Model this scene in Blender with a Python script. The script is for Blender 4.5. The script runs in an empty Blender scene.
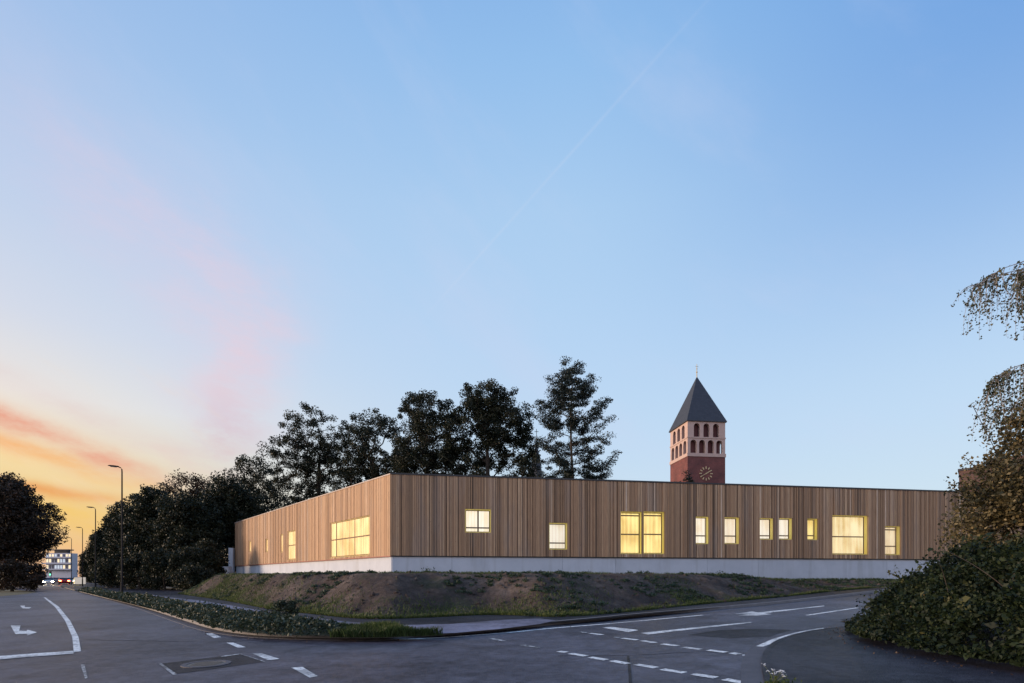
import bpy, bmesh, math, random
import numpy as np
from mathutils import Vector, Matrix, noise as mnoise

R = math.radians
scene = bpy.context.scene
COL = scene.collection
F, CX, HY, EYE = 500.0, 512.0, 577.0, 1.6      # the lens in pixels, its axis, the horizon, eye height

# ------------------------------------------------------------------ terrain
KN = [(-3.0, 0.0), (3.0, 0.09), (33.0, 1.17)]
def hz(x):
    if x <= KN[0][0]: return KN[0][1]
    for (a, za), (b, zb) in zip(KN, KN[1:]):
        if x <= b: return za + (zb - za) * (x - a) / (b - a)
    return KN[-1][1]
def gp(px, py, dz=0.0):
    """the ground point seen at a place of the photograph"""
    lo, hi = 2.0, 900.0
    for _ in range(60):
        m = (lo + hi) / 2
        x = (px - CX) / F * m; z = EYE - (py - HY) / F * m
        if z > hz(x) + dz: lo = m
        else: hi = m
    return ((px - CX) / F * lo, lo)
def at(px, py, Y): return Vector(((px - CX) / F * Y, Y, EYE + (HY - py) / F * Y))

# ------------------------------------------------------------------ object helpers
def link(o): COL.objects.link(o); return o
def tag(o, label=None, cat=None, group=None, kind=None):
    if label: o['label'] = label
    if cat: o['category'] = cat
    if group: o['group'] = group
    if kind: o['kind'] = kind
    return o
def thing(name, label, cat, loc=(0, 0, 0), rz=0.0, group=None):
    o = link(bpy.data.objects.new(name, None)); o.location = loc; o.rotation_euler = (0, 0, rz)
    o.empty_display_size = 0.3
    return tag(o, label, cat, group)
def copy_tree(o, parent=None):
    c = o.copy(); COL.objects.link(c)
    if parent: c.parent = parent
    for ch in o.children: copy_tree(ch, c)
    return c

class MB:
    """collects faces, links them as ONE mesh object"""
    def __init__(s): s.v = []; s.f = []; s.t = []; s.m = []
    def add(s, vs, fs, tone=0.5, mi=0):
        b = len(s.v); s.v += [tuple(p) for p in vs]
        for f in fs: s.f.append(tuple(b + i for i in f)); s.t.append(tone); s.m.append(mi)
    def box(s, lo, hi, tone=0.5, mi=0):
        (a, b, c), (d, e, f) = lo, hi
        s.add([(a,b,c),(d,b,c),(d,e,c),(a,e,c),(a,b,f),(d,b,f),(d,e,f),(a,e,f)],
              [(3,2,1,0),(4,5,6,7),(0,1,5,4),(1,2,6,5),(2,3,7,6),(3,0,4,7)], tone, mi)
    def fbox(s, fr, s0, s1, d0, d1, z0, z1, tone=0.5, mi=0):
        P = fr.P
        s.add([P(s0,d0,z0),P(s1,d0,z0),P(s1,d1,z0),P(s0,d1,z0),P(s0,d0,z1),P(s1,d0,z1),P(s1,d1,z1),P(s0,d1,z1)],
              [(3,2,1,0),(4,5,6,7),(0,1,5,4),(1,2,6,5),(2,3,7,6),(3,0,4,7)], tone, mi)
    def fprism(s, fr, poly, d0, d1, tone=0.5, mi=0):
        n = len(poly)
        vs = [fr.P(a, d0, b) for a, b in poly] + [fr.P(a, d1, b) for a, b in poly]
        s.add(vs, [tuple(range(n)), tuple(range(2*n-1, n-1, -1))] + [(i, (i+1) % n, n+(i+1) % n, n+i) for i in range(n)], tone, mi)
    def vprism(s, poly, z0, z1, tone=0.5, mi=0):
        n = len(poly)
        vs = [(a, b, z0) for a, b in poly] + [(a, b, z1) for a, b in poly]
        s.add(vs, [tuple(range(n-1, -1, -1)), tuple(range(n, 2*n))] + [(i, (i+1) % n, n+(i+1) % n, n+i) for i in range(n)], tone, mi)
    def tube(s, pts, rad, n=8, tone=0.5, mi=0, cap=True):
        pts = [Vector(p) for p in pts]; rings = []
        if not hasattr(rad, '__len__'): rad = [rad] * len(pts)
        for i, p in enumerate(pts):
            d = (pts[min(i+1, len(pts)-1)] - pts[max(i-1, 0)]).normalized()
            a = d.cross(Vector((0, 0, 1)) if abs(d.z) < .9 else Vector((1, 0, 0))).normalized(); b = d.cross(a)
            rings.append([p + (a*math.cos(2*math.pi*k/n) + b*math.sin(2*math.pi*k/n)) * rad[i] for k in range(n)])
        vs = [q for r in rings for q in r]; fs = []
        for i in range(len(pts)-1):
            for k in range(n): fs.append((i*n+k, i*n+(k+1) % n, (i+1)*n+(k+1) % n, (i+1)*n+k))
        if cap: fs += [tuple(range(n-1, -1, -1)), tuple(range((len(pts)-1)*n, len(pts)*n))]
        s.add(vs, fs, tone, mi)
    def build(s, name, mats, parent=None, world=False, smooth=False):
        me = bpy.data.meshes.new(name)
        off = parent.matrix_basis.translation if (parent and world) else Vector((0, 0, 0))
        g = parent
        if parent and world and parent.parent: off = off + parent.parent.matrix_basis.translation
        me.from_pydata([(p[0]-off.x, p[1]-off.y, p[2]-off.z) for p in s.v], [], s.f)
        at_ = me.attributes.new('tone', 'FLOAT', 'FACE'); at_.data.foreach_set('value', np.array(s.t, dtype=np.float32))
        if not isinstance(mats, (list, tuple)): mats = [mats]
        for m in mats: me.materials.append(m)
        me.polygons.foreach_set('material_index', np.array(s.m, dtype=np.int32))
        if smooth: me.polygons.foreach_set('use_smooth', np.ones(len(s.f), dtype=bool))
        me.update()
        o = link(bpy.data.objects.new(name, me))
        if parent: o.parent = parent
        return o

def np_mesh(name, V, nper, tone, mat):
    """V: (N*nper, 3) polygons of nper corners each"""
    V = np.ascontiguousarray(V, dtype=np.float32); nv = len(V); nf = nv // nper
    me = bpy.data.meshes.new(name)
    me.vertices.add(nv); me.vertices.foreach_set('co', V.ravel())
    me.loops.add(nv); me.loops.foreach_set('vertex_index', np.arange(nv, dtype=np.int32))
    me.polygons.add(nf); me.polygons.foreach_set('loop_start', np.arange(nf, dtype=np.int32) * nper)
    me.update(calc_edges=True)
    a = me.attributes.new('tone', 'FLOAT', 'FACE'); a.data.foreach_set('value', np.asarray(tone, dtype=np.float32))
    me.materials.append(mat)
    return me

class Frame:
    """a wall: origin, direction along it, outward normal"""
    def __init__(s, o, e, n): s.o = Vector(o); s.e = Vector(e).normalized(); s.n = Vector(n).normalized()
    def P(s, a, d, z): return (s.o.x + s.e.x*a + s.n.x*d, s.o.y + s.e.y*a + s.n.y*d, s.o.z + z)
    def hit(s, px, py):
        k = (px - CX) / F; y = s.n.x*s.o.x + s.n.y*s.o.y; Y = y / (s.n.x*k + s.n.y)
        X = k * Y
        return ((X - s.o.x)*s.e.x + (Y - s.o.y)*s.e.y, EYE + (HY - py)/F*Y)

# ------------------------------------------------------------------ materials
def lin(c):
    return tuple((v/255/12.92 if v/255 <= .04045 else ((v/255+.055)/1.055)**2.4) for v in c)
class NT:
    def __init__(s, tree): s.t = tree; s.n = tree.nodes; s.l = tree.links
    def __call__(s, typ, ins=None, **kw):
        n = s.n.new(typ)
        for k, v in kw.items(): setattr(n, k, v)
        for k, v in (ins or {}).items():
            if isinstance(v, bpy.types.NodeSocket): s.l.new(v, n.inputs[k])
            else: n.inputs[k].default_value = v
        return n
    def m(s, op, a, b=0.0, c=0.0, clamp=False):
        return s('ShaderNodeMath', {0: a, 1: b, 2: c}, operation=op, use_clamp=clamp).outputs[0]
    def mix(s, fac, a, b, blend='MIX'):
        n = s.n.new('ShaderNodeMix'); n.data_type = 'RGBA'; n.blend_type = blend
        for k, v in ((0, fac), (6, a), (7, b)):
            if isinstance(v, bpy.types.NodeSocket): s.l.new(v, n.inputs[k])
            else: n.inputs[k].default_value = v if k == 0 else (tuple(v) + (1,))[:4]
        return n.outputs[2]
    def ramp(s, fac, stops, interp='LINEAR'):
        n = s.n.new('ShaderNodeValToRGB'); s.l.new(fac, n.inputs[0]); cr = n.color_ramp; cr.interpolation = interp
        while len(cr.elements) < len(stops): cr.elements.new(0.5)
        for e, (p, c) in zip(cr.elements, stops): e.position = p; e.color = tuple(c)[:3] + (1,)
        return n.outputs[0]
    def smooth(s, v, a, b):
        return s('ShaderNodeMapRange', {'Value': v, 'From Min': a, 'From Max': b}, interpolation_type='SMOOTHSTEP').outputs[0]
def mat(name):
    m = bpy.data.materials.new(name); m.use_nodes = True; t = NT(m.node_tree)
    b = m.node_tree.nodes['Principled BSDF']
    return m, t, b
def coords(t, scale=(1, 1, 1), kind='Object'):
    tc = t('ShaderNodeTexCoord')
    return t('ShaderNodeMapping', {'Vector': tc.outputs[kind], 'Scale': scale}).outputs[0]
def nz(t, vec, scale, detail=4, rough=.55):
    return t('ShaderNodeTexNoise', {'Vector': vec, 'Scale': scale, 'Detail': detail, 'Roughness': rough}).outputs[0]
def simple(name, col, rough=.6, var=.25, scale=6.0, metal=0.0, bump=0.0, spec=.5):
    m, t, b = mat(name); v = coords(t); n = nz(t, v, scale)
    c = t.mix(n, [x*(1-var) for x in col], [min(1, x*(1+var)) for x in col])
    t.l.new(c, b.inputs['Base Color']); b.inputs['Roughness'].default_value = rough; b.inputs['Metallic'].default_value = metal
    b.inputs['Specular IOR Level'].default_value = spec
    if bump:
        n2 = nz(t, v, scale*8, 3); bp = t('ShaderNodeBump', {'Height': n2, 'Strength': bump, 'Distance': .02}); t.l.new(bp.outputs[0], b.inputs['Normal'])
    return m
def emis(name, col, strength, base=(.05, .05, .05)):
    m, t, b = mat(name); b.inputs['Base Color'].default_value = base + (1,)
    b.inputs['Emission Color'].default_value = tuple(col) + (1,); b.inputs['Emission Strength'].default_value = strength
    return m
def leaf_mat(name, stops, trans=.3, rough=.55, spec=.3):
    m, t, b = mat(name); a = t('ShaderNodeAttribute', attribute_name='tone')
    c = t.ramp(a.outputs['Fac'], stops)
    t.l.new(c, b.inputs['Base Color']); b.inputs['Roughness'].default_value = rough; b.inputs['Specular IOR Level'].default_value = spec
    tr = t('ShaderNodeBsdfTranslucent', {'Color': c})
    ms = t('ShaderNodeMixShader', {0: trans, 1: b.outputs[0], 2: tr.outputs[0]})
    t.l.new(ms.outputs[0], t.n['Material Output'].inputs[0])
    return m

M = {}
def build_materials():
    # asphalt: fine aggregate, broad worn zones, hairline cracks
    for nm, base, k in (('asphalt', .072, 1), ('asphalt_footway', .028, 1), ('asphalt_patch', .02, 0), ('asphalt_path', .20, 1)):
        m, t, b = mat(nm); v = coords(t)
        fine = nz(t, v, 38, 3, .75); mid = nz(t, v, 1.6, 7, .72); big = nz(t, v, .13, 5, .6)
        st = nz(t, t('ShaderNodeMapping', {'Vector': v, 'Rotation': (0, 0, R(-47)), 'Scale': (.9, .07, 1)}).outputs[0], 1.0, 6, .65)
        val = t.m('MULTIPLY', t.m('ADD', t.m('MULTIPLY', fine, 1.3), .35), t.m('ADD', t.m('MULTIPLY', t.smooth(mid, .25, .75), .55), t.m('MULTIPLY', t.smooth(big, .35, .65), .5)))
        val = t.m('MULTIPLY', t.m('ADD', val, .32), t.m('ADD', t.m('MULTIPLY', st, .7), .6))
        stain = t.smooth(nz(t, v, .42, 7, .7), .5, .68); val = t.m('MULTIPLY', val, t.m('SUBTRACT', 1.0, t.m('MULTIPLY', stain, .38)))
        spk = t('ShaderNodeTexVoronoi', {'Vector': v, 'Scale': 9.0}).outputs['Color']
        val = t.m('MULTIPLY', val, t.m('ADD', t.m('MULTIPLY', t('ShaderNodeSeparateColor', {0: spk}).outputs[0], .35), .8))
        if k:
            vo = t('ShaderNodeTexVoronoi', {'Vector': t('ShaderNodeMapping', {'Vector': v, 'Scale': (.17, .17, .17)}).outputs[0], 'Scale': 1.0}, feature='DISTANCE_TO_EDGE')
            wob = t.m('ADD', vo.outputs[0], t.m('MULTIPLY', t.m('SUBTRACT', mid, .5), .06))
            crack = t.m('MULTIPLY', t.m('SUBTRACT', 1.0, t.smooth(t.m('ABSOLUTE', wob), .0, .006)), t.smooth(big, .5, .62))
            val = t.m('MULTIPLY', val, t.m('SUBTRACT', 1.0, t.m('MULTIPLY', crack, .6)))
        c = t.mix(1.0, (base*1.0, base*.96, base*1.32), t('ShaderNodeCombineColor', {0: val, 1: val, 2: val}).outputs[0], 'MULTIPLY')
        t.l.new(c, b.inputs['Base Color'])
        t.l.new(t.m('ADD', t.m('MULTIPLY', mid, .24), .33), b.inputs['Roughness'])
        t.l.new(t.m('MULTIPLY', val, .46 if nm in ('asphalt', 'asphalt_path') else .16, clamp=True), b.inputs['Specular IOR Level'])
        bp = t('ShaderNodeBump', {'Height': fine, 'Strength': .6, 'Distance': .03}); t.l.new(bp.outputs[0], b.inputs['Normal'])
        M[nm] = m
    # worn road paint
    m, t, b = mat('road_paint'); v = coords(t)
    w = t.m('MULTIPLY', t.smooth(nz(t, v, 11, 6, .75), .36, .50), t.m('ADD', t.m('MULTIPLY', t.smooth(nz(t, v, 1.3, 4), .34, .56), .6), .4))
    t.l.new(t.mix(w, (.10, .10, .11), (.74, .74, .72)), b.inputs['Base Color']); b.inputs['Roughness'].default_value = .6; M['paint'] = m
    m, t, b = mat('faint_paint'); v = coords(t)
    w = t.smooth(nz(t, v, 11, 5, .7), .42, .62)
    t.l.new(t.mix(w, (.06, .06, .065), (.5, .5, .5)), b.inputs['Base Color']); b.inputs['Roughness'].default_value = .6; M['faint_paint'] = m
    # timber boards: tone per board, vertical grain, weather stains
    m, t, b = mat('timber_boards'); a = t('ShaderNodeAttribute', attribute_name='tone').outputs['Fac']
    v = coords(t, (9, 9, .55)); g = nz(t, v, 2.2, 6, .65); s = nz(t, coords(t, (1.1, 1.1, .16)), 1.0, 4, .6)
    kn = t('ShaderNodeTexVoronoi', {'Vector': coords(t, (4, 4, 1.3)), 'Scale': 1.0}).outputs[0]
    c = t.ramp(a, [(0, (.04, .028, .022)), (.18, (.22, .138, .085)), (.5, (.44, .262, .148)), (.8, (.60, .39, .235)), (1, (.70, .53, .39))])
    c = t.mix(t.m('MULTIPLY', t.smooth(g, .35, .75), .45), c, (.17, .105, .075))
    c = t.mix(t.m('MULTIPLY', t.smooth(s, .48, .72), .35), c, (.30, .25, .22))
    c = t.mix(t.m('MULTIPLY', t.m('SUBTRACT', 1, t.smooth(kn, .03, .09)), .6), c, (.12, .06, .04))
    t.l.new(c, b.inputs['Base Color']); b.inputs['Roughness'].default_value = .7; b.inputs['Specular IOR Level'].default_value = .25
    bp = t('ShaderNodeBump', {'Height': g, 'Strength': .2, 'Distance': .01}); t.l.new(bp.outputs[0], b.inputs['Normal']); M['timber'] = m
    # concrete
    m, t, b = mat('cast_concrete'); a = t('ShaderNodeAttribute', attribute_name='tone').outputs['Fac']
    v = coords(t); c = t.mix(nz(t, v, .9, 6, .62), (.40, .425, .48), (.58, .60, .65))
    c = t.mix(t.m('MULTIPLY', t.smooth(nz(t, coords(t, (1.6, 1.6, .18)), 1, 4), .5, .75), .3), c, (.28, .27, .26))
    c = t.mix(1.0, c, t.ramp(a, [(0, (.2, .2, .2)), (.3, (.88, .88, .88)), (1, (1, 1, 1))]), 'MULTIPLY')
    t.l.new(c, b.inputs['Base Color']); b.inputs['Roughness'].default_value = .75
    bp = t('ShaderNodeBump', {'Height': nz(t, v, 25, 4), 'Strength': .15, 'Distance': .01}); t.l.new(bp.outputs[0], b.inputs['Normal']); M['concrete'] = m
    M['kerb'] = simple('kerb_stone', (.17, .16, .165), .75, .35, 3, bump=.3)
    M['gutter'] = simple('gutter_stone', (.07, .066, .078), .7, .5, 3.5, bump=.5)
    # bricks
    for nm, c1, c2, mo in (('brick', (.18, .045, .04), (.115, .03, .03), (.16, .10, .09)), ('brick_house', (.10, .042, .032), (.07, .032, .028), (.12, .10, .09))):
        m, t, b = mat(nm); tc = t('ShaderNodeTexCoord').outputs['Object']; sp = t('ShaderNodeSeparateXYZ', {0: tc})
        u = t.m('ADD', sp.outputs[0], sp.outputs[1]); cv = t('ShaderNodeCombineXYZ', {0: u, 1: sp.outputs[2]}).outputs[0]
        br = t('ShaderNodeTexBrick', {'Vector': cv, 'Color1': c1 + (1,), 'Color2': c2 + (1,), 'Mortar': mo + (1,), 'Scale': 1.0, 'Brick Width': .25, 'Row Height': .083, 'Mortar Size': .008})
        n = nz(t, coords(t), .8, 5)
        t.l.new(t.mix(1.0, br.outputs[0], t.ramp(n, [(.3, (.7, .7, .7)), (.7, (1.2, 1.15, 1.1))]), 'MULTIPLY'), b.inputs['Base Color']); b.inputs['Roughness'].default_value = .85; M[nm] = m
    M['stone'] = simple('pale_stone', (.46, .325, .28), .8, .15, 1.5)
    # slate
    m, t, b = mat('roof_slate'); tc = t('ShaderNodeTexCoord').outputs['Object']; sp = t('ShaderNodeSeparateXYZ', {0: tc})
    cv = t('ShaderNodeCombineXYZ', {0: t.m('ADD', sp.outputs[0], sp.outputs[1]), 1: sp.outputs[2]}).outputs[0]
    br = t('ShaderNodeTexBrick', {'Vector': cv, 'Color1': (.020, .021, .030, 1), 'Color2': (.030, .031, .042, 1), 'Mortar': (.018, .018, .02, 1), 'Scale': 1.0, 'Brick Width': .5, 'Row Height': .35, 'Mortar Size': .02})
    t.l.new(br.outputs[0], b.inputs['Base Color']); b.inputs['Roughness'].default_value = .6; M['slate'] = m
    M['dark_metal'] = simple('dark_metal', (.012, .012, .014), .75, .15, 2, 0.0, spec=.2)
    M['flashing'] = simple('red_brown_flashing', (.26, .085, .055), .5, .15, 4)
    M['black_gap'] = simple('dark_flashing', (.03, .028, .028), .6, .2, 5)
    M['window_frame'] = simple('window_frame_wood', (.10, .085, .06), .5, .15, 9)
    M['reveal'] = emis('yellow_reveal_added_glow', (1.0, .80, .16), .17, (.85, .76, .22))  # yellow jambs; a weak glow is added to stand for pane light on them
    M['gold'] = simple('gilded_metal', (.52, .42, .24), .45, .1, 5, .2)
    M['wall_dark'] = simple('inner_wall', (.08, .07, .06), .8)
    M['roofing'] = simple('roof_membrane', (.09, .09, .09), .9)
    # earth
    m, t, b = mat('bare_earth'); v = coords(t); n1 = nz(t, v, .55, 7, .65); n2 = nz(t, v, 7, 5, .7)
    c = t.ramp(n1, [(.3, (.06, .044, .038)), (.5, (.125, .093, .079)), (.68, (.23, .178, .148))])
    c = t.mix(t.m('MULTIPLY', t.smooth(n2, .35, .7), .55), c, (.055, .04, .034))
    c = t.mix(t.m('MULTIPLY', t.smooth(nz(t, v, .33, 5, .7), .55, .68), .55), c, (.045, .06, .022))
    t.l.new(c, b.inputs['Base Color']); b.inputs['Roughness'].default_value = .95; b.inputs['Specular IOR Level'].default_value = .15
    bp = t('ShaderNodeBump', {'Height': t.m('ADD', n2, nz(t, v, 28, 4, .7)), 'Strength': 1.0, 'Distance': .13}); t.l.new(bp.outputs[0], b.inputs['Normal']); M['earth'] = m
    m, t, b = mat('rough_ground'); v = coords(t)
    c = t.mix(nz(t, v, .35, 6, .65), (.03, .04, .016), (.07, .065, .035)); t.l.new(c, b.inputs['Base Color']); b.inputs['Roughness'].default_value = .95; M['ground'] = m
    # plants
    M['bark'] = simple('bark', (.05, .04, .033), .9, .4, 5, bump=.5, spec=.15)
    M['birch_bark'] = simple('birch_bark', (.22, .19, .17), .8, .6, 7, spec=.2)
    G = lambda *s: list(s)
    M['leaf_dark'] = leaf_mat('leaves_dark_green', G((0, (.008, .012, .007)), (.6, (.018, .023, .011)), (1, (.034, .034, .015))), .22)
    M['leaf_brown'] = leaf_mat('leaves_turning_brown', G((0, (.014, .012, .008)), (.6, (.038, .024, .014)), (1, (.10, .05, .028))), .25)
    M['needle'] = leaf_mat('pine_needles', G((0, (.005, .010, .008)), (1, (.013, .021, .014))), .05)
    M['leaf_birch'] = leaf_mat('birch_leaves', G((0, (.035, .045, .018)), (.55, (.065, .066, .03)), (1, (.13, .095, .045))), .3)
    M['leaf_autumn'] = leaf_mat('autumn_leaves', G((0, (.02, .022, .010)), (.35, (.06, .052, .024)), (.65, (.155, .118, .052)), (1, (.28, .21, .10))), .3)
    M['leaf_bush'] = leaf_mat('bramble_leaves', G((0, (.007, .012, .006)), (.5, (.016, .026, .010)), (.75, (.034, .046, .017)), (.9, (.085, .08, .03)), (1, (.11, .075, .04))), .25, .55, .2)
    M['leaf_hedge'] = leaf_mat('hedge_leaves', G((0, (.014, .022, .012)), (.65, (.036, .05, .026)), (1, (.15, .165, .13))), .2)
    M['grass'] = leaf_mat('grass_blades', G((0, (.024, .038, .012)), (.6, (.058, .088, .022)), (1, (.14, .15, .05))), .3)
    M['weed'] = leaf_mat('weed_leaves', G((0, (.018, .032, .018)), (.6, (.036, .058, .03)), (1, (.07, .095, .055))), .25)
    M['cane'] = simple('dry_cane', (.12, .09, .075), .8, .3, 9)
    M['dry'] = leaf_mat('dry_leaf_litter', G((0, (.05, .03, .018)), (1, (.13, .08, .045))), .1)
    M['petal'] = simple('white_petals', (.8, .79, .76), .7, .05)
    M['stem'] = simple('green_stems', (.09, .11, .05), .7)
build_materials()

def pane_mat(name, c_lo, c_hi, strength, fold, seed):
    """a lit curtain behind the glass: hanging folds and patches where the room behind is brighter"""
    m, t, b = mat(name)
    tc = t('ShaderNodeTexCoord').outputs['Object']
    mp = t('ShaderNodeMapping', {'Vector': tc, 'Location': (seed*3.1, seed*1.7, seed), 'Scale': (fold, fold, .25)}).outputs[0]
    n = nz(t, mp, 1.0, 4, .6)
    mp2 = t('ShaderNodeMapping', {'Vector': tc, 'Location': (seed, seed*2.3, seed*.7), 'Scale': (.8, .8, .6)}).outputs[0]
    n2 = nz(t, mp2, 1.0, 2, .5)
    c = t.mix(t.smooth(t.m('ADD', t.m('MULTIPLY', n, .55), t.m('MULTIPLY', n2, .45)), .32, .62), [x*(.84 if name.endswith(('white', 'pale')) else .62) for x in c_lo], c_hi)
    b.inputs['Base Color'].default_value = (.3, .28, .22, 1); b.inputs['Roughness'].default_value = .15
    t.l.new(c, b.inputs['Emission Color']); b.inputs['Emission Strength'].default_value = strength
    return m

# ------------------------------------------------------------------ sky, sun, camera
SUN_AZ, SUN_EL = -97.0, 9.0
def build_world():
    w = bpy.data.worlds.new('World'); scene.world = w; w.use_nodes = True
    t = NT(w.node_tree); bg = w.node_tree.nodes['Background']
    d = t('ShaderNodeTexCoord').outputs['Generated']; sp = t('ShaderNodeSeparateXYZ', {0: d})
    x, y, z = sp.outputs
    el = t.m('MULTIPLY', t.m('ARCSINE', z), 180/math.pi); az = t.m('MULTIPLY', t.m('ARCTAN2', x, y), 180/math.pi)
    e = t.m('DIVIDE', el, 60.0, clamp=True)
    S = lambda deg, c: (deg/60.0, lin(c))
    right = t.ramp(e, [S(0, (224, 236, 244)), S(7, (211, 232, 247)), S(14, (200, 226, 251)), S(25, (188, 219, 251)), S(36, (176, 212, 248)), S(46, (152, 197, 244)), S(60, (112, 164, 230))])
    left = t.ramp(e, [S(0, (255, 172, 60)), S(3, (255, 189, 66)), S(7, (255, 210, 108)), S(11, (254, 231, 184)), S(15, (246, 236, 226)), S(21, (222, 226, 238)), S(30, (194, 214, 243)), S(40, (166, 198, 240)), S(60, (128, 168, 228))])
    rear = t.ramp(e, [S(0, (196, 192, 202)), S(8, (208, 200, 206)), S(18, (196, 202, 226)), S(35, (160, 190, 235)), S(60, (100, 145, 212))])
    q = t.m('DIVIDE', t.m('ADD', az, 56.0), 33.0); wl = t.m('POWER', math.e, t.m('MULTIPLY', t.m('MULTIPLY', q, q), -1.0))
    c = t.mix(wl, right, left)
    c = t.mix(t.m('MULTIPLY', t.m('MULTIPLY', t.smooth(az, 4, 52), t.smooth(el, 14, 42)), .72), c, lin((92, 152, 226)))
    c = t.mix(t.smooth(y, .12, -.55), c, t.mix(1.0, rear, (1.75, 1.68, 1.55), 'MULTIPLY'))  # unseen sky behind the camera, brightened as added fill light
    # clouds lie in long bands that sink towards the right
    along = t.m('SUBTRACT', t.m('MULTIPLY', az, .857), t.m('MULTIPLY', el, .515))
    across = t.m('ADD', t.m('MULTIPLY', az, .515), t.m('MULTIPLY', el, .857))
    wob = nz(t, t('ShaderNodeCombineXYZ', {0: t.m('MULTIPLY', az, .09), 1: t.m('MULTIPLY', el, .09), 2: 3.0}).outputs[0], 1.0, 6, .6)
    wob = t.m('SUBTRACT', wob, .5)
    fine = nz(t, t('ShaderNodeCombineXYZ', {0: t.m('MULTIPLY', along, .045), 1: t.m('MULTIPLY', across, .26), 2: 7.0}).outputs[0], 1.0, 8, .62)
    wisp = nz(t, t('ShaderNodeMapping', {'Vector': d, 'Rotation': (0, R(35), R(20)), 'Scale': (6, 2.2, 14)}).outputs[0], 1.0, 9, .68)
    wsp = t.smooth(wisp, .36, .66)
    def gauss(v, wd): 
        k = t.m('DIVIDE', v, wd); return t.m('POWER', math.e, t.m('MULTIPLY', t.m('MULTIPLY', k, k), -1.0))
    near_sun = gauss(t.m('ADD', az, 50.0), 26.0)
    # pink veil high on the left
    ac = t.m('ADD', t.m('SUBTRACT', across, 6.6), t.m('MULTIPLY', wob, 7.0))
    k = t.m('MULTIPLY', gauss(ac, 5.0), t.m('MULTIPLY', t.smooth(along, -28.0, -37.0), t.m('ADD', t.m('MULTIPLY', t.m('MULTIPLY', fine, t.m('ADD', t.m('MULTIPLY', wsp, .6), .4)), 1.35), .1)))
    k = t.m('MULTIPLY', k, t.smooth(along, -64.0, -44.0))
    c = t.mix(t.m('MULTIPLY', k, .62, clamp=True), c, lin((240, 212, 226)))
    k = t.m('MULTIPLY', gauss(t.m('ADD', t.m('SUBTRACT', az, -28.0), t.m('MULTIPLY', wob, 12)), 4.2), gauss(t.m('ADD', t.m('SUBTRACT', el, 21.0), t.m('MULTIPLY', wob, 10)), 6.0))
    c = t.mix(t.m('MULTIPLY', k, t.m('ADD', t.m('MULTIPLY', wsp, .34), .2)), c, lin((243, 213, 222)))
    # grey-pink smudge lower down, drooping
    k = t.m('MULTIPLY', gauss(t.m('ADD', t.m('SUBTRACT', az, -29.5), t.m('ADD', t.m('MULTIPLY', wob, 9.0), t.m('MULTIPLY', t.m('SUBTRACT', el, 14), -.35))), 2.6), gauss(t.m('SUBTRACT', el, 13.0), 4.5))
    c = t.mix(t.m('MULTIPLY', t.m('MULTIPLY', k, t.m('ADD', wsp, .12)), .55, clamp=True), c, lin((224, 192, 202)))
    # salmon bands near the sunset
    def band(el0, az0, slope, wd, col, amt, lim, ww):
        v = t.m('ADD', t.m('SUBTRACT', el, el0), t.m('MULTIPLY', t.m('ADD', az, -az0), slope))
        v = t.m('ADD', v, t.m('MULTIPLY', wob, ww))
        kk = t.m('MULTIPLY', gauss(v, wd), t.m('MULTIPLY', t.smooth(az, lim, lim-8), t.m('ADD', t.m('MULTIPLY', t.m('MULTIPLY', fine, t.m('ADD', wsp, .5)), 1.35), 0.0)))
        kk = t.m('MULTIPLY', kk, t.smooth(az, -85, -55))
        return t.m('MULTIPLY', kk, amt, clamp=True)
    c = t.mix(band(12.6, -45.7, .30, .95, None, .95, -32, 3.2), c, lin((240, 158, 132)))
    c = t.mix(band(10.7, -45.7, .26, .9, None, .8, -31, 3.0), c, lin((255, 176, 96)))
    c = t.mix(band(15.6, -45.7, .34, 1.1, None, .5, -27, 4.0), c, lin((232, 206, 206)))
    c = t.mix(band(7.3, -42, .04, .55, None, .95, -34, 1.8), c, lin((243, 160, 74)))
    c = t.mix(band(5.2, -44, .03, 1.3, None, .8, -35, 1.2), c, lin((255, 205, 70)))
    c = t.mix(band(9.2, -44, .2, .8, None, .55, -30, 2.2), c, lin((255, 226, 160)))
    # thin streaks all over the low sky
    k = t.m('MULTIPLY', t.m('MULTIPLY', t.smooth(fine, .5, .72), near_sun), t.m('MULTIPLY', t.smooth(el, 26, 8), t.m('MULTIPLY', wsp, .6)))
    c = t.mix(k, c, lin((255, 226, 190)))
    k = t.m('MULTIPLY', t.smooth(nz(t, t('ShaderNodeCombineXYZ', {0: t.m('MULTIPLY', along, .03), 1: t.m('MULTIPLY', across, .08), 2: 1.0}).outputs[0], 1.0, 6, .6), .48, .75), .22)
    c = t.mix(k, c, lin((214, 220, 246)))
    # an old contrail
    d1 = Vector((.356, 1, 1.114)).normalized(); d2 = Vector((-.064, 1, .644)).normalized(); n = d1.cross(d2).normalized()
    dt = t('ShaderNodeVectorMath', {0: d, 1: tuple(n)}, operation='DOT_PRODUCT').outputs['Value']
    k = t.m('MULTIPLY', gauss(dt, .0021), t.m('MULTIPLY', t.smooth(el, 25, 33), .14))
    k = t.m('MULTIPLY', k, t.m('MULTIPLY', t.smooth(el, 52, 40), t.smooth(y, 0, .2)))
    k = t.m('MULTIPLY', k, t.m('ADD', fine, .3))
    c = t.mix(k, c, lin((225, 232, 250)))
    # the physical twilight sky adds its own glow
    sky = t('ShaderNodeTexSky', sky_type='NISHITA', sun_disc=False, sun_elevation=R(SUN_EL), sun_rotation=R(SUN_AZ))
    tot = t.mix(1.0, t.mix(1.0, c, (9.2, 9.2, 9.2), 'MULTIPLY'), t.mix(1.0, sky.outputs[0], (.06, .06, .06), 'MULTIPLY'), 'ADD')
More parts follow.
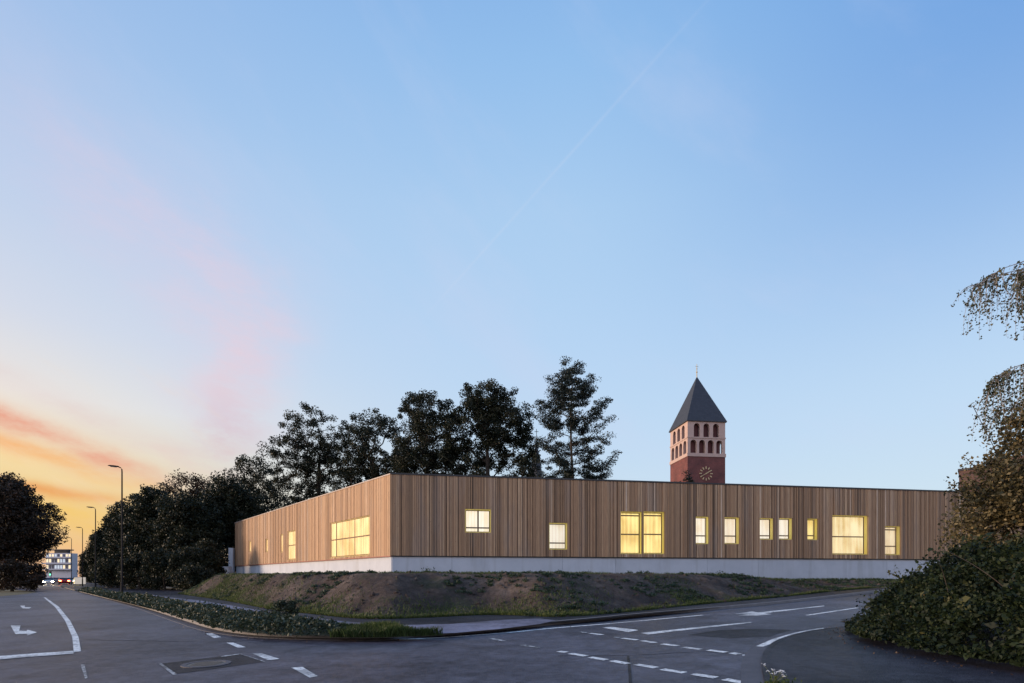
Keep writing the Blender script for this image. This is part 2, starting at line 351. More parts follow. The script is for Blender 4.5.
    t.l.new(tot, bg.inputs['Color']); bg.inputs['Strength'].default_value = .1
build_world()

def build_camera():
    cd = bpy.data.cameras.new('Camera'); cam = link(bpy.data.objects.new('Camera', cd))
    cam.location = (0, 0, EYE); cam.rotation_euler = (R(90), 0, 0)
    cd.sensor_width = 36; cd.lens = F/1024*36; cd.shift_y = (HY - 341.5)/1024
    cd.clip_start = .05; cd.clip_end = 9000
    scene.camera = cam
    ld = bpy.data.lights.new('Sun', 'SUN'); ld.energy = 4.4; ld.angle = R(14); ld.color = (1.0, .75, .54)
    lo = link(bpy.data.objects.new('Sun', ld))
    v = Vector((math.sin(R(SUN_AZ))*math.cos(R(SUN_EL)), math.cos(R(SUN_AZ))*math.cos(R(SUN_EL)), math.sin(R(SUN_EL))))
    lo.rotation_euler = (-v).to_track_quat('-Z', 'Y').to_euler()
    scene.view_settings.view_transform = 'Standard'; scene.view_settings.look = 'None'
    scene.view_settings.exposure = 0.0; scene.view_settings.gamma = 1.0
build_camera()
scene.cycles.max_bounces = 6
scene.cycles.use_denoising = True

# ------------------------------------------------------------------ ground sheets
def sheet(name, poly, dz, m, skirt=0.0):
    bm = bmesh.new(); vs = [bm.verts.new((p[0], p[1], 0)) for p in poly]
    f = bm.faces.new(vs); bmesh.ops.triangulate(bm, faces=[f], ngon_method='EAR_CLIP')
    for kx, _ in KN:
        bmesh.ops.bisect_plane(bm, geom=bm.verts[:]+bm.edges[:]+bm.faces[:], plane_co=(kx, 0, 0), plane_no=(1, 0, 0), dist=1e-5)
    for v in bm.verts: v.co.z = hz(v.co.x) + dz
    bmesh.ops.recalc_face_normals(bm, faces=bm.faces[:])
    if bm.faces[:] and sum(f.normal.z for f in bm.faces) < 0: bmesh.ops.reverse_faces(bm, faces=bm.faces[:])
    me = bpy.data.meshes.new(name); bm.to_mesh(me); bm.free(); me.materials.append(m)
    o = link(bpy.data.objects.new(name, me)); o['kind'] = 'structure'
    return o
def resample(pts, step):
    pts = [Vector(p) for p in pts]; out = [pts[0]]
    for a, b in zip(pts, pts[1:]):
        n = max(1, int((b-a).length/step)); out += [a.lerp(b, (i+1)/n) for i in range(n)]
    return out
def smooth_line(pts, it=2):
    pts = [Vector(p) for p in pts]
    for _ in range(it):
        q = [pts[0]]
        for a, b in zip(pts, pts[1:]): q += [a.lerp(b, .25), a.lerp(b, .75)]
        pts = q + [pts[-1]]
    return pts
def offset_line(pts, d):
    out = []
    for i, p in enumerate(pts):
        t_ = (pts[min(i+1, len(pts)-1)] - pts[max(i-1, 0)]); n = Vector((t_.y, -t_.x)).normalized(); out.append(p + n*d)
    return out
def strip(mb, pts, w0, w1, z0, z1):
    """a bar that follows the ground along a line, from w0 to w1 to its right, z0 to z1 above the ground"""
    pts = resample(pts, 1.0); a = offset_line(pts, w0); b = offset_line(pts, w1); n = len(pts)
    vs = []
    for p, q in zip(a, b):
        hp, hq = hz(p.x), hz(q.x)
        vs += [(p.x, p.y, hp+z0), (q.x, q.y, hq+z0), (q.x, q.y, hq+z1), (p.x, p.y, hp+z1)]
    fs = []
    for i in range(n-1):
        for k in range(4): fs.append((4*i+k, 4*i+(k+1) % 4, 4*i+4+(k+1) % 4, 4*i+4+k))
    fs += [(3, 2, 1, 0), (4*n-4, 4*n-3, 4*n-2, 4*n-1)]
    mb.add(vs, fs)

# kerb line on the far side: from the far end of the street on the left, round the corner, up the side street
far_dir = Vector((-.69, .724))
kerb_px = [(96, 594.7), (113, 600), (142, 607), (185, 621), (213, 630), (250, 635.5), (300, 638), (380, 639), (445, 635.5), (505, 630), (560, 624.3), (610, 619.3), (650, 615.5), (700, 611.5), (780, 604), (840, 597), (884, 591.5)]
kerb = [Vector(gp(*p)) for p in kerb_px]
kerb[0] = kerb[1] + (kerb[1]-kerb[2]).normalized()*18
kfar = [kerb[0] + Vector((-.70, .714))*40, kerb[0] + Vector((-.70, .714))*300]
e1 = (kerb[-1]-kerb[-2]).normalized()
kend = [kerb[-1] + e1*20, kerb[-1] + e1*20 + Vector((60, 30))]
kerb_line = smooth_line([kfar[1], kfar[0]] + kerb + kend, 2)
# road
left_edge = [Vector(gp(-60, 599)), Vector(gp(0, 596.3)), Vector(gp(25, 594.2)), Vector(gp(38, 592.0)), Vector((-86, 82)), Vector(kfar[1]) + Vector((-.714, -.70))*9]
road_poly = [(90, -14), (-70, -14), (-95, 22)] + [tuple(p) for p in left_edge] + [tuple(p) for p in kerb_line]
sheet('ground', [(-2500, -60), (2500, -60), (2500, 3500), (-2500, 3500)], -.04, M['ground'])
sheet('road', road_poly, 0.0, M['asphalt'])
mb = MB(); strip(mb, kerb_line, 0.0, -.14, -.03, .115)
kb = mb.build('kerb', M['kerb']); kb['kind'] = 'structure'
mb = MB(); i0 = next(i for i, p in enumerate(kerb_line) if p.x > -30); i1 = next(i for i, p in enumerate(kerb_line) if p.x > -2.5)
strip(mb, kerb_line[i0:i1], .34, .015, -.03, .010); kb = mb.build('gutter', M['gutter']); kb['kind'] = 'structure'

# mound: base line and the facade it leans against
C0 = Vector((-8.23, 34.0)); EL = Vector((-.6673, .7448)); ER = Vector((.9874, .1582))
NL = Vector((-.7448, -.6673)); NR = Vector((.1582, -.9874))
LEN_L, LEN_R = 41.6, 62.0
base_px = [(200, 597, 0), (228, 601, 0), (255, 606.5, 0), (275, 610.5, 0), (308, 613.4, 0), (345, 618, 0), (380, 619.5, 0), (430, 617.5, 0), (488, 614.7, 0), (520, 615.5, 0), (552, 617.3, 0), (580, 616.2, 0), (640, 611, 0), (699, 604.6, 0), (780, 597.5, 0), (840, 590.5, 0), (880, 587.6, 0)]
mbase = [Vector(gp(p[0], p[1], .11)) for p in base_px]
mbase = [mbase[0] + (mbase[0]-mbase[1]).normalized()*9] + mbase + [mbase[-1] + Vector((9, 3.2)), mbase[-1] + Vector((28, 9))]
mbase = smooth_line(mbase, 2)
# footway sheet between kerb and mound (the mound lies on it)
pave_poly = [tuple(p) for p in offset_line(kerb_line, -.14)]
back = [tuple(C0 + ER*58 + NR*1.0), tuple(C0 + NR*2), tuple(C0 + EL*40 + NL*1.0), (-75, 101), (-330, 372)]
sheet('footway', pave_poly + back, .11, M['asphalt_footway'])

# pale path between verge and mound
path_px = [(150, 594.5), (171, 597.5), (200, 600.5), (240, 607), (275, 613), (310, 617.5), (350, 622), (400, 625), (450, 624), (500, 620), (540, 618.5), (556, 620.5), (540, 624), (500, 629), (455, 633), (430, 634), (400, 633), (350, 629.5), (300, 622.5), (272, 616.5), (240, 612), (200, 605), (171, 600.2), (150, 596.5)]
sheet('path', [gp(p[0], p[1], .115) for p in path_px], .118, M['asphalt_path'])
# verge earth under hedge and grass
verge_px = [(110, 594.0), (150, 598), (200, 606.5), (240, 613.8), (272, 618.5), (300, 624), (350, 631), (400, 634.2), (440, 634.6), (380, 636.5), (300, 635.5), (250, 633), (213, 627), (185, 618), (142, 604.5), (113, 598)]
sheet('verge', [gp(p[0], p[1], .12) for p in verge_px], .124, M['ground'])

def facade_pt(u):
    """point at the wall foot, 0.15 m out; u runs from left to right in metres, 0 at the corner"""
    p = C0 + (EL*(-u) if u < 0 else ER*u) + (NL if u < 0 else NR)*(-.15)
    return p
arc = [0.0]
for a, b in zip(mbase, mbase[1:]): arc.append(arc[-1] + (b-a).length)
def base_at(s):
    for i in range(len(arc)-1):
        if s <= arc[i+1] or i == len(arc)-2:
            k = (s-arc[i])/(arc[i+1]-arc[i]); return mbase[i].lerp(mbase[i+1], k)
ic = min(range(len(mbase)), key=lambda i: (mbase[i]-Vector((-4.9, 18.4))).length); s_c = arc[ic]
NU, NV = 620, 84
MG = np.zeros((NU, NV, 3))
def fbm(x, y, s, o=5): return mnoise.fractal(Vector((x*s, y*s, 1.7)), 0.9, 2.0, o)
for i in range(NU):
    s = arc[-1]*i/(NU-1); b = base_at(s)
    u = (s-s_c)/s_c*43.5 if s < s_c else (s-s_c)/(arc[-1]-s_c)*58.0
    f = facade_pt(u); L = (f-b).length
    top = 1.76
    if u > 12: top = 1.76 - .06*min(1, (u-12)/8)
    if u > 21: top = 1.70 - .36*min(1, (u-21)/5)
    if u > 36: top -= .2*min(1, (u-36)/15)
    if u < -32: top -= 1.25*min(1, (-u-32)/11)
    top += .06*mnoise.noise(Vector((s*.25, 3, 0)))
    slope_w = min(4.6, L*.62)
    for j in range(NV):
        v = (j/(NV-1)); v = v**1.35
        p = b.lerp(f, v); d = L*v
        k = min(1, d/slope_w); k = k*k*(3-2*k)*.55 + k*.45
        h0 = hz(p.x)+.11
        z = h0 + (max(top, h0+.1)-h0)*k
        am = min(1, d/.8)*(1-.35*max(0, v-.4)/.6)
        z += am*(.13*fbm(p.x, p.y, .5) + .07*fbm(p.x+9, p.y, 1.9, 5) + .03*mnoise.noise(Vector((p.x*7, p.y*7, 1))))*(1 if k < .98 else .45)
        if k < .98 and u < 2: z += am*.05*math.sin(s*2.1+2*fbm(p.x, p.y, .2))*(1-k)
        if j == 0: z = h0 - .04
        MG[i, j] = (p.x, p.y, z)
mb = MB(); vs = [tuple(q) for q in MG.reshape(-1, 3)]
mb.add(vs, [(i*NV+j, (i+1)*NV+j, (i+1)*NV+j+1, i*NV+j+1) for i in range(NU-1) for j in range(NV-1)])
o = mb.build('earth_mound', M['earth'], smooth=True); o['kind'] = 'structure'
def mound_pt(i, j):
    i = np.clip(i, 0, NU-1.001); j = np.clip(j, 0, NV-1.001); a = i.astype(int); b = j.astype(int); fi = (i-a)[:, None]; fj = (j-b)[:, None]
    return (MG[a, b]*(1-fi)*(1-fj) + MG[a+1, b]*fi*(1-fj) + MG[a, b+1]*(1-fi)*fj + MG[a+1, b+1]*fi*fj)

# ------------------------------------------------------------------ road markings
def quad_px(name, quads, m, dz=.006):
    bm = bmesh.new()
    for q in quads:
        f = bm.faces.new([bm.verts.new((*gp(*p), 0)) for p in q])
    for kx, _ in KN: bmesh.ops.bisect_plane(bm, geom=bm.verts[:]+bm.edges[:]+bm.faces[:], plane_co=(kx, 0, 0), plane_no=(1, 0, 0), dist=1e-5)
    bmesh.ops.triangulate(bm, faces=bm.faces[:])
    for v in bm.verts: v.co.z = hz(v.co.x)+dz
    bm.normal_update()
    for f in bm.faces:
        if f.normal.z < 0: f.normal_flip()
    me = bpy.data.meshes.new(name); bm.to_mesh(me); bm.free(); me.materials.append(m)
    o = link(bpy.data.objects.new(name, me)); o['kind'] = 'structure'; return o
def line_px(name, pts, width, m, dz=.006):
    """a painted line, width in metres"""
    p = resample(smooth_line([gp(*q) for q in pts], 2), .6)
    mbx = MB(); a = offset_line(p, width/2); b = offset_line(p, -width/2)
    vs = [(q.x, q.y, hz(q.x)+dz) for q in a] + [(q.x, q.y, hz(q.x)+dz) for q in b]; n = len(p)
    mbx.add(vs, [(i, i+1, n+i+1, n+i) for i in range(n-1)])
    o = mbx.build(name, m); o['kind'] = 'structure'; return o
def z2(pts, x0, y0, s): return [(x0+a/s, y0+b/s) for a, b in pts]
dl = lambda *q: [z2(r, 140, 620, 3.938) for r in q]
quad_px('corner_dash_marking', dl([(258, 54), (285, 53), (320, 68), (292, 72)], [(340, 90), (368, 90), (417, 108), (385, 110)], [(443, 133), (480, 132), (550, 154), (505, 159)], [(595, 188), (640, 186), (700, 222), (668, 228)]), M['paint'])
def dashes(seq, x0, y0, s, w):
    out = []
    for (a, b), (c, d) in seq:
        p = Vector(gp(x0+a/s, y0+b/s)); q = Vector(gp(x0+c/s, y0+d/s)); n = (q-p).normalized(); n = Vector((n.y, -n.x))*w/2
        out.append([p+n, q+n, q-n, p-n])
    bm = bmesh.new()
    return out
def poly_world(name, polys, m, dz=.006):
    mbx = MB()
    for pl in polys:
        mbx.add([(p[0], p[1], hz(p[0])+dz) for p in pl], [tuple(range(len(pl)))])
    o = mbx.build(name, m); o['kind'] = 'structure'; return o
poly_world('upper_dash_marking', dashes([((230, 111), (262, 115)), ((313, 123.5), (352, 128.5)), ((362, 130), (398, 135.5)), ((415, 138.5), (455, 143.5)), ((470, 147), (515, 152.5)), ((532, 154), (578, 160)), ((592, 161.5), (612, 165)), ((620, 167.5), (642, 168))], 500, 590, 2.56, .17), M['paint'])
poly_world('lower_dash_marking', dashes([((150, 157.5), (170, 160)), ((180, 163), (220, 169.5)), ((230, 172.5), (272, 179.5)), ((287, 181.5), (328, 189.5)), ((348, 191), (400, 199.5)), ((415, 203.5), (473, 212.5)), ((493, 215.5), (553, 225)), ((575, 229), (640, 241))], 500, 590, 2.56, .17), M['paint'])
poly_world('faint_dash_marking', dashes([((55, 141), (100, 148)), ((205, 107.5), (222, 110)), ((-24, 124), (9, 131)), ((292, 121), (306, 122.5))], 500, 590, 2.56, .15), M['faint_paint'])
quad_px('give_way_block', [[(602, 627.6), (611, 627.0), (639, 630.2), (628, 632.2)]], M['paint'])
line_px('edge_line', [(330, 639.6), (380, 640.4), (445, 637.6), (511, 632.6), (550, 628.4), (600, 624.5), (640, 621), (703, 615.2)], .16, M['paint'])
quad_px('lane_line', [[(640.5, 633.2), (648, 634.6), (700, 628.6), (752, 622.9), (751, 622.1), (700, 627)]], M['paint'])
line_px('centre_line', [(807, 615.4), (858, 607.8)], .15, M['paint'])
quad_px('ahead_arrow_marking', [[(734, 614.2), (752, 611.6), (758, 612.6), (824, 605.7), (824.5, 606.3), (764, 613.5), (772, 614.2), (757, 616.0), (738, 615.6), (750, 614.0)]], M['paint'])
quad_px('bend_line', [[(756, 647), (763, 647.5), (780, 641.5), (799, 635), (812, 631.6), (824, 629.4), (823.5, 628.6), (810, 630.4), (792, 634), (772, 640)]], M['paint'], .018)
quad_px('island_edge_line', [[(43.6, 597.6), (45.6, 597.5), (59, 607), (70.3, 621), (78.5, 637), (81, 651.4), (73.8, 652.4), (72.2, 637), (65.2, 621), (55, 607)]], M['paint'])
quad_px('stop_line', [[(-30, 657.6), (0, 656.4), (36, 653.7), (73.4, 651.2), (73.6, 654.0), (36, 656.8), (0, 659.8), (-30, 661)]], M['paint'], .010)
quad_px('turn_arrow_marking', [[(10.7, 625.8), (20.6, 625.6), (19, 630.8), (26.5, 631.2), (27.5, 629.9), (37, 632.4), (27.5, 635.8), (26.8, 634.0), (15.5, 634.2)]], M['paint'])
quad_px('distant_arrow_marking', [[(20, 605.8), (25, 605.7), (24.6, 607.2), (31.5, 607.6), (29, 608.6), (22.5, 608.4)]], M['paint'])
quad_px('tick_marking', [[(80.6, 664.8), (84.5, 664.6), (87.5, 678), (85, 679)], [(81.5, 684), (84, 683.4), (85, 690), (82.5, 690)]], M['faint_paint'])
# patches and seams
quad_px('repair_patch', [z2([(78, 173), (390, 135), (492, 165), (140, 214)], 140, 620, 3.938)], M['asphalt_patch'], .004)
quad_px('patch_joint', [z2([(74, 175), (84, 172), (146, 215), (132, 219)], 140, 620, 3.938), z2([(318, 143), (390, 134), (391, 136.5), (320, 147)], 140, 620, 3.938), z2([(392, 134), (398, 134), (495, 165), (488, 166.5)], 140, 620, 3.938)], M['faint_paint'], .008)
line_px('road_seam', [(628, 656), (629.5, 668), (631, 690)], .045, M['asphalt_patch'], .004)
line_px('tar_seam', [(560, 656), (628, 655.8), (700, 651), (742, 654)], .03, M['asphalt_patch'], .004)
line_px('road_joint', [(85, 640), (150, 641), (215, 642.5), (260, 640)], .04, M['asphalt_patch'], .004)
quad_px('worn_patch', [[(688, 635), (720, 630), (760, 628.6), (792, 630), (770, 636.5), (730, 638.5)]], M['asphalt_footway'], .003)
# near footway on the right with its gutter
foot_px = [(766, 700), (764.5, 683), (761.5, 668), (762, 655.5), (772, 644), (790, 637.2), (809, 632.6), (830, 629.6), (858, 627)]
fl = smooth_line([gp(*p) for p in foot_px], 2)
sheet('near_footway', [tuple(p) for p in fl] + [(9.5, 14.5), (40, 30), (60, 20), (60, -10), (1.6, -10)], .05, M['asphalt_footway'])
mb = MB(); strip(mb, fl, 0.0, -.30, -.03, .012); o = mb.build('gutter', M['gutter']); o['kind'] = 'structure'
mb = MB(); strip(mb, fl, .0, .10, -.03, .052); o = mb.build('kerb', M['asphalt_footway']); o['kind'] = 'structure'

# manhole
mc = gp(206.5, 664.4); t0 = thing('manhole_cover', 'round iron manhole cover in the dark repair patch on the road', 'manhole cover', (mc[0], mc[1], hz(mc[0])+.006))
mb = MB()
def disc(mb, r0, r1, z0, z1, n=40):
    vs = []
    for r, z in ((r0, z0), (r1, z0), (r1, z1), (r0, z1)): vs += [(r*math.cos(2*math.pi*k/n), r*math.sin(2*math.pi*k/n), z) for k in range(n)]
    mb.add(vs, [(a*n+k, a*n+(k+1) % n, ((a+1) % 4)*n+(k+1) % n, ((a+1) % 4)*n+k) for a in range(4) for k in range(n)])
disc(mb, .31, .40, -.02, .012); mb.build('frame', M['gutter'], t0)
mb = MB(); n = 40; mb.add([(.305*math.cos(2*math.pi*k/n), .305*math.sin(2*math.pi*k/n), .006) for k in range(n)], [tuple(range(n))])
for i in range(-4, 5):
    for j in range(-4, 5):
        if i*i+j*j < 16: mb.box((i*.066-.022, j*.066-.022, .0062), (i*.066+.022, j*.066+.022, .013))
mb.build('lid', simple('cast_iron', (.13, .115, .10), .55, .3, 9, .3), t0)

# ------------------------------------------------------------------ the timber building
Z_P0, Z_P1, Z_C0, Z_C1 = .6, 2.98, 3.06, 8.58
bld = thing('timber_building', 'long flat roofed building clad in vertical timber boards on a pale concrete base', 'building', (C0.x, C0.y, 0))
FL = Frame((C0.x, C0.y, 0), (EL.x, EL.y, 0), (NL.x, NL.y, 0)); FR = Frame((C0.x, C0.y, 0), (ER.x, ER.y, 0), (NR.x, NR.y, 0))
rng = random.Random(5)
wins = []   # frame, s0, s1, z0, z1, kind
def win(fr, x0, x1, y0, y1, kind, mull=(), trans=()):
    a, zt = fr.hit(x0, y0); b, zt2 = fr.hit(x1, y0); zb = (fr.hit(x0, y1)[1] + fr.hit(x1, y1)[1])/2; zt = (zt+zt2)/2
    wins.append((fr, min(a, b), max(a, b), max(zb, Z_C0+.12), zt, kind, mull, trans))
win(FR, 465, 491, 509.0, 532.5, 'w', (.52,), (.2,))
win(FR, 549, 567.5, 522.8, 549.5, 'w2', (), (.24,))
win(FR, 620.5, 642, 511.5, 554.0, 'y', (), (.47, .93)); win(FR, 643.5, 664.5, 511.5, 554.0, 'y', (), (.47, .93))
win(FR, 695.5, 709.0, 516.5, 544, 'w', (), (.3,)); win(FR, 724.5, 739.5, 517.2, 544, 'w', (), (.3,))
win(FR, 759.5, 773.5, 518, 539.5, 'w', (), (.17,)); win(FR, 779, 792.5, 518, 539.5, 'w', (), (.17,))
win(FR, 807, 818, 518.5, 540, 'y', (), (.2,))
win(FR, 832, 868, 515.3, 554.5, 'b', (), (.46,)); win(FR, 885, 900.5, 526, 555, 'o', (), (.3, .9))
wl_ = lambda a, b, yt0, yt1, yb0, yb1, mu=(), tr=(): wins.append((FL, min(FL.hit(a, 500)[0], FL.hit(b, 500)[0]), max(FL.hit(a, 500)[0], FL.hit(b, 500)[0]), max(Z_C0+.12, (FL.hit(a, yb0)[1]+FL.hit(b, yb1)[1])/2), (FL.hit(a, yt0)[1]+FL.hit(b, yt1)[1])/2, 'l', mu, tr))
wl_(330, 370, 523, 515, 557, 556, (.17, .36, .5, .68, .84), (.5,))
wl_(287.5, 295.5, 531.5, 530, 560, 559.5, (), (.5,)); wl_(280.5, 283.2, 534.5, 534.2, 552.5, 552.2)
wl_(265.5, 267.8, 539, 539, 552, 552); wl_(249, 251.2, 541, 540.8, 552, 552)

def clad(fr, length, name):
    mb = MB(); ws = [w for w in wins if w[0] is fr]
    cuts = sorted({0.0, length} | {c for w in ws for c in (w[1], w[2])})
    for a, b in zip(cuts, cuts[1:]):
        s = a; run = .5; holes = sorted([(w[3], w[4]) for w in ws if w[1] <= a+1e-6 and w[2] >= b-1e-6])
        spans = []; z = Z_C0
        for h0, h1 in holes: spans.append((z, h0)); z = h1
        spans.append((z, Z_C1))
        while s < b-1e-4:
            wd = rng.choice((.085, .10, .10, .12, .14)); e = min(b, s+wd)
            if b-e < .06: e = b
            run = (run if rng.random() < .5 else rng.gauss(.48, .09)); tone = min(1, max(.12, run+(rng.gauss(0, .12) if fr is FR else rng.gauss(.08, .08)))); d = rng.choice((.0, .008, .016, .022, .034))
            if rng.random() < .06: tone = rng.choice((.92, .97, .2, .16))
            gap = (rng.choice((.012, .018, .018, .026, .055)) if fr is FR else rng.choice((.01, .014, .02)))
            for z0, z1 in spans:
                mb.fbox(fr, s, min(e-.004, e-gap) if e < b else e, -.06, d, z0, z1, tone)
                if e < b: mb.fbox(fr, e-gap, e, -.06, -.045, z0, z1, .02)
            s = e
    return mb.build(name, M['timber'], bld, world=True)
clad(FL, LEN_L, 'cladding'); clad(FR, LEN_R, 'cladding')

pm = {'w': pane_mat('lit_pane_white', (1.0, .80, .52), (1.0, .92, .78), 1.15, 2.2, 1), 'w2': pane_mat('lit_pane_pale', (.95, .80, .55), (1.0, .92, .78), .95, 2.2, 2),
      'y': pane_mat('lit_pane_yellow', (1.0, .60, .10), (1.0, .78, .27), 1.35, 4.5, 3), 'b': pane_mat('lit_pane_bright', (1.0, .66, .18), (1.0, .86, .50), 1.35, 2.6, 4),
      'o': pane_mat('lit_pane_amber', (1.0, .62, .20), (1.0, .84, .56), 1.15, 2.4, 5), 'l': pane_mat('lit_pane_warm', (1.0, .62, .16), (1.0, .76, .34), 1.75, 1.3, 6)}
for (fr, s0, s1, z0, z1, kind, mull, trans) in wins:
    dep = .42 if fr is FR else .10
    mb = MB(); th = .05; gp_ = .003
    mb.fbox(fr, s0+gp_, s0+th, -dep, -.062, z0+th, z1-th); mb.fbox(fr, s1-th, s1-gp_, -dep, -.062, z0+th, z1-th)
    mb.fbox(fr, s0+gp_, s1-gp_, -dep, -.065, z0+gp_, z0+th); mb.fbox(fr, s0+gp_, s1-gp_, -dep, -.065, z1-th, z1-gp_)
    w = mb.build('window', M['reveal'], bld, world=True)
    a, b, c, d = s0+th+.002, s1-th-.002, z0+th+.002, z1-th-.002
    mb = MB(); mb.fbox(fr, a, b, -dep-.03, -dep+.02, c, d); mb.build('pane', pm[kind], w, world=True)
    mb = MB(); fw = .05; f0, f1 = -dep+.022, -dep+(.09 if fr is FR else .045)
    mb.fbox(fr, a, a+fw, f0, f1, c, d); mb.fbox(fr, b-fw, b, f0, f1, c, d); mb.fbox(fr, a+fw, b-fw, f0, f1, c, c+fw); mb.fbox(fr, a+fw, b-fw, f0, f1, d-fw, d)
    for k in mull: x = a+(b-a)*k; mw = .05 if fr is FR else .035; mb.fbox(fr, x-mw, x+mw, f0+.002, f1+.004, c+fw, d-fw)
    for k in trans: y = c+(d-c)*k; mb.fbox(fr, a+fw, b-fw, f0+.004, f1+.008, y-.045, y+.045)
    mb.build('frame', M['window_frame'], w, world=True)
    mb = MB(); n = max(2, int((s1-s0)/(.10 if fr is FR else .21)))
    for i in range(n):
        x = s0+(s1-s0)*(i+.5)/n; mb.fbox(fr, x-(.006 if fr is FR else .034), x+(.006 if fr is FR else .034), -.03 if fr is FR else -.022, -.005, z0+.001, z1-.001, .45+.3*rng.random())
    mb.build('slat_screen', M['timber'], w, world=True)

# core, roof, plinth
inset = .52; dpt = 9.5
bis = (EL+ER).normalized(); sb = math.sin(math.acos(max(-1, min(1, EL.dot(ER))))/2)
def ring(ins, back, shrink=0.0):
    return [tuple(C0+EL*(LEN_L-shrink)-NL*ins), tuple(C0+bis*(ins/sb)), tuple(C0+ER*(LEN_R-shrink)-NR*ins), tuple(C0+ER*(LEN_R-shrink)-NR*back), tuple(C0+bis*(back/sb)), tuple(C0+EL*(LEN_L-shrink)-NL*back)]
mb = MB(); mb.vprism(ring(inset, dpt, .3), .4, 8.3); mb.build('wall', M['wall_dark'], bld, world=True)
mb = MB(); mb.vprism(ring(.07, dpt+.2, .05), 8.32, 8.5); mb.build('roof', M['roofing'], bld, world=True)
mb = MB()
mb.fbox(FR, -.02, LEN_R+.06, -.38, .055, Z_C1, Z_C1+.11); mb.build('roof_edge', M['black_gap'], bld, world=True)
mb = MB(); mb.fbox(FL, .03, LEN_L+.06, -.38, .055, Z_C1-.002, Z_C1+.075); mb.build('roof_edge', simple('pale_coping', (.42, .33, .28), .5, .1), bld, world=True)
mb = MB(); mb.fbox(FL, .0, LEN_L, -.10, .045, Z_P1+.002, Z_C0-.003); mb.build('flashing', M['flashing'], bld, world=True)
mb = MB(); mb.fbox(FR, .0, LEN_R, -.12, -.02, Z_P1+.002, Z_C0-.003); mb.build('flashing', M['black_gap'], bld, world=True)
def plinth(fr, L, cuts):
    mb = MB(); cs = [0.0] + cuts + [L]
    for i, (a, b) in enumerate(zip(cs, cs[1:])):
        mb.fbox(fr, a+(.008 if i else .0), b-.008, -.5, -.09+.004*rng.random(), Z_P0, Z_P1, .4+.6*rng.random())
        if b < L: mb.fbox(fr, b-.008, b+.008, -.5, -.13, Z_P0, Z_P1-.01, .05)
    mb.build('plinth', M['concrete'], bld, world=True)
plinth(FL, LEN_L, [FL.hit(x, 565)[0] for x in (368, 346, 326, 309.5)] + [17.5, 22, 27, 32.5, 37])
plinth(FR, LEN_R, [FR.hit(x, 565)[0] for x in (452, 563, 616, 708, 759, 847, 888)] + [47, 53, 58])

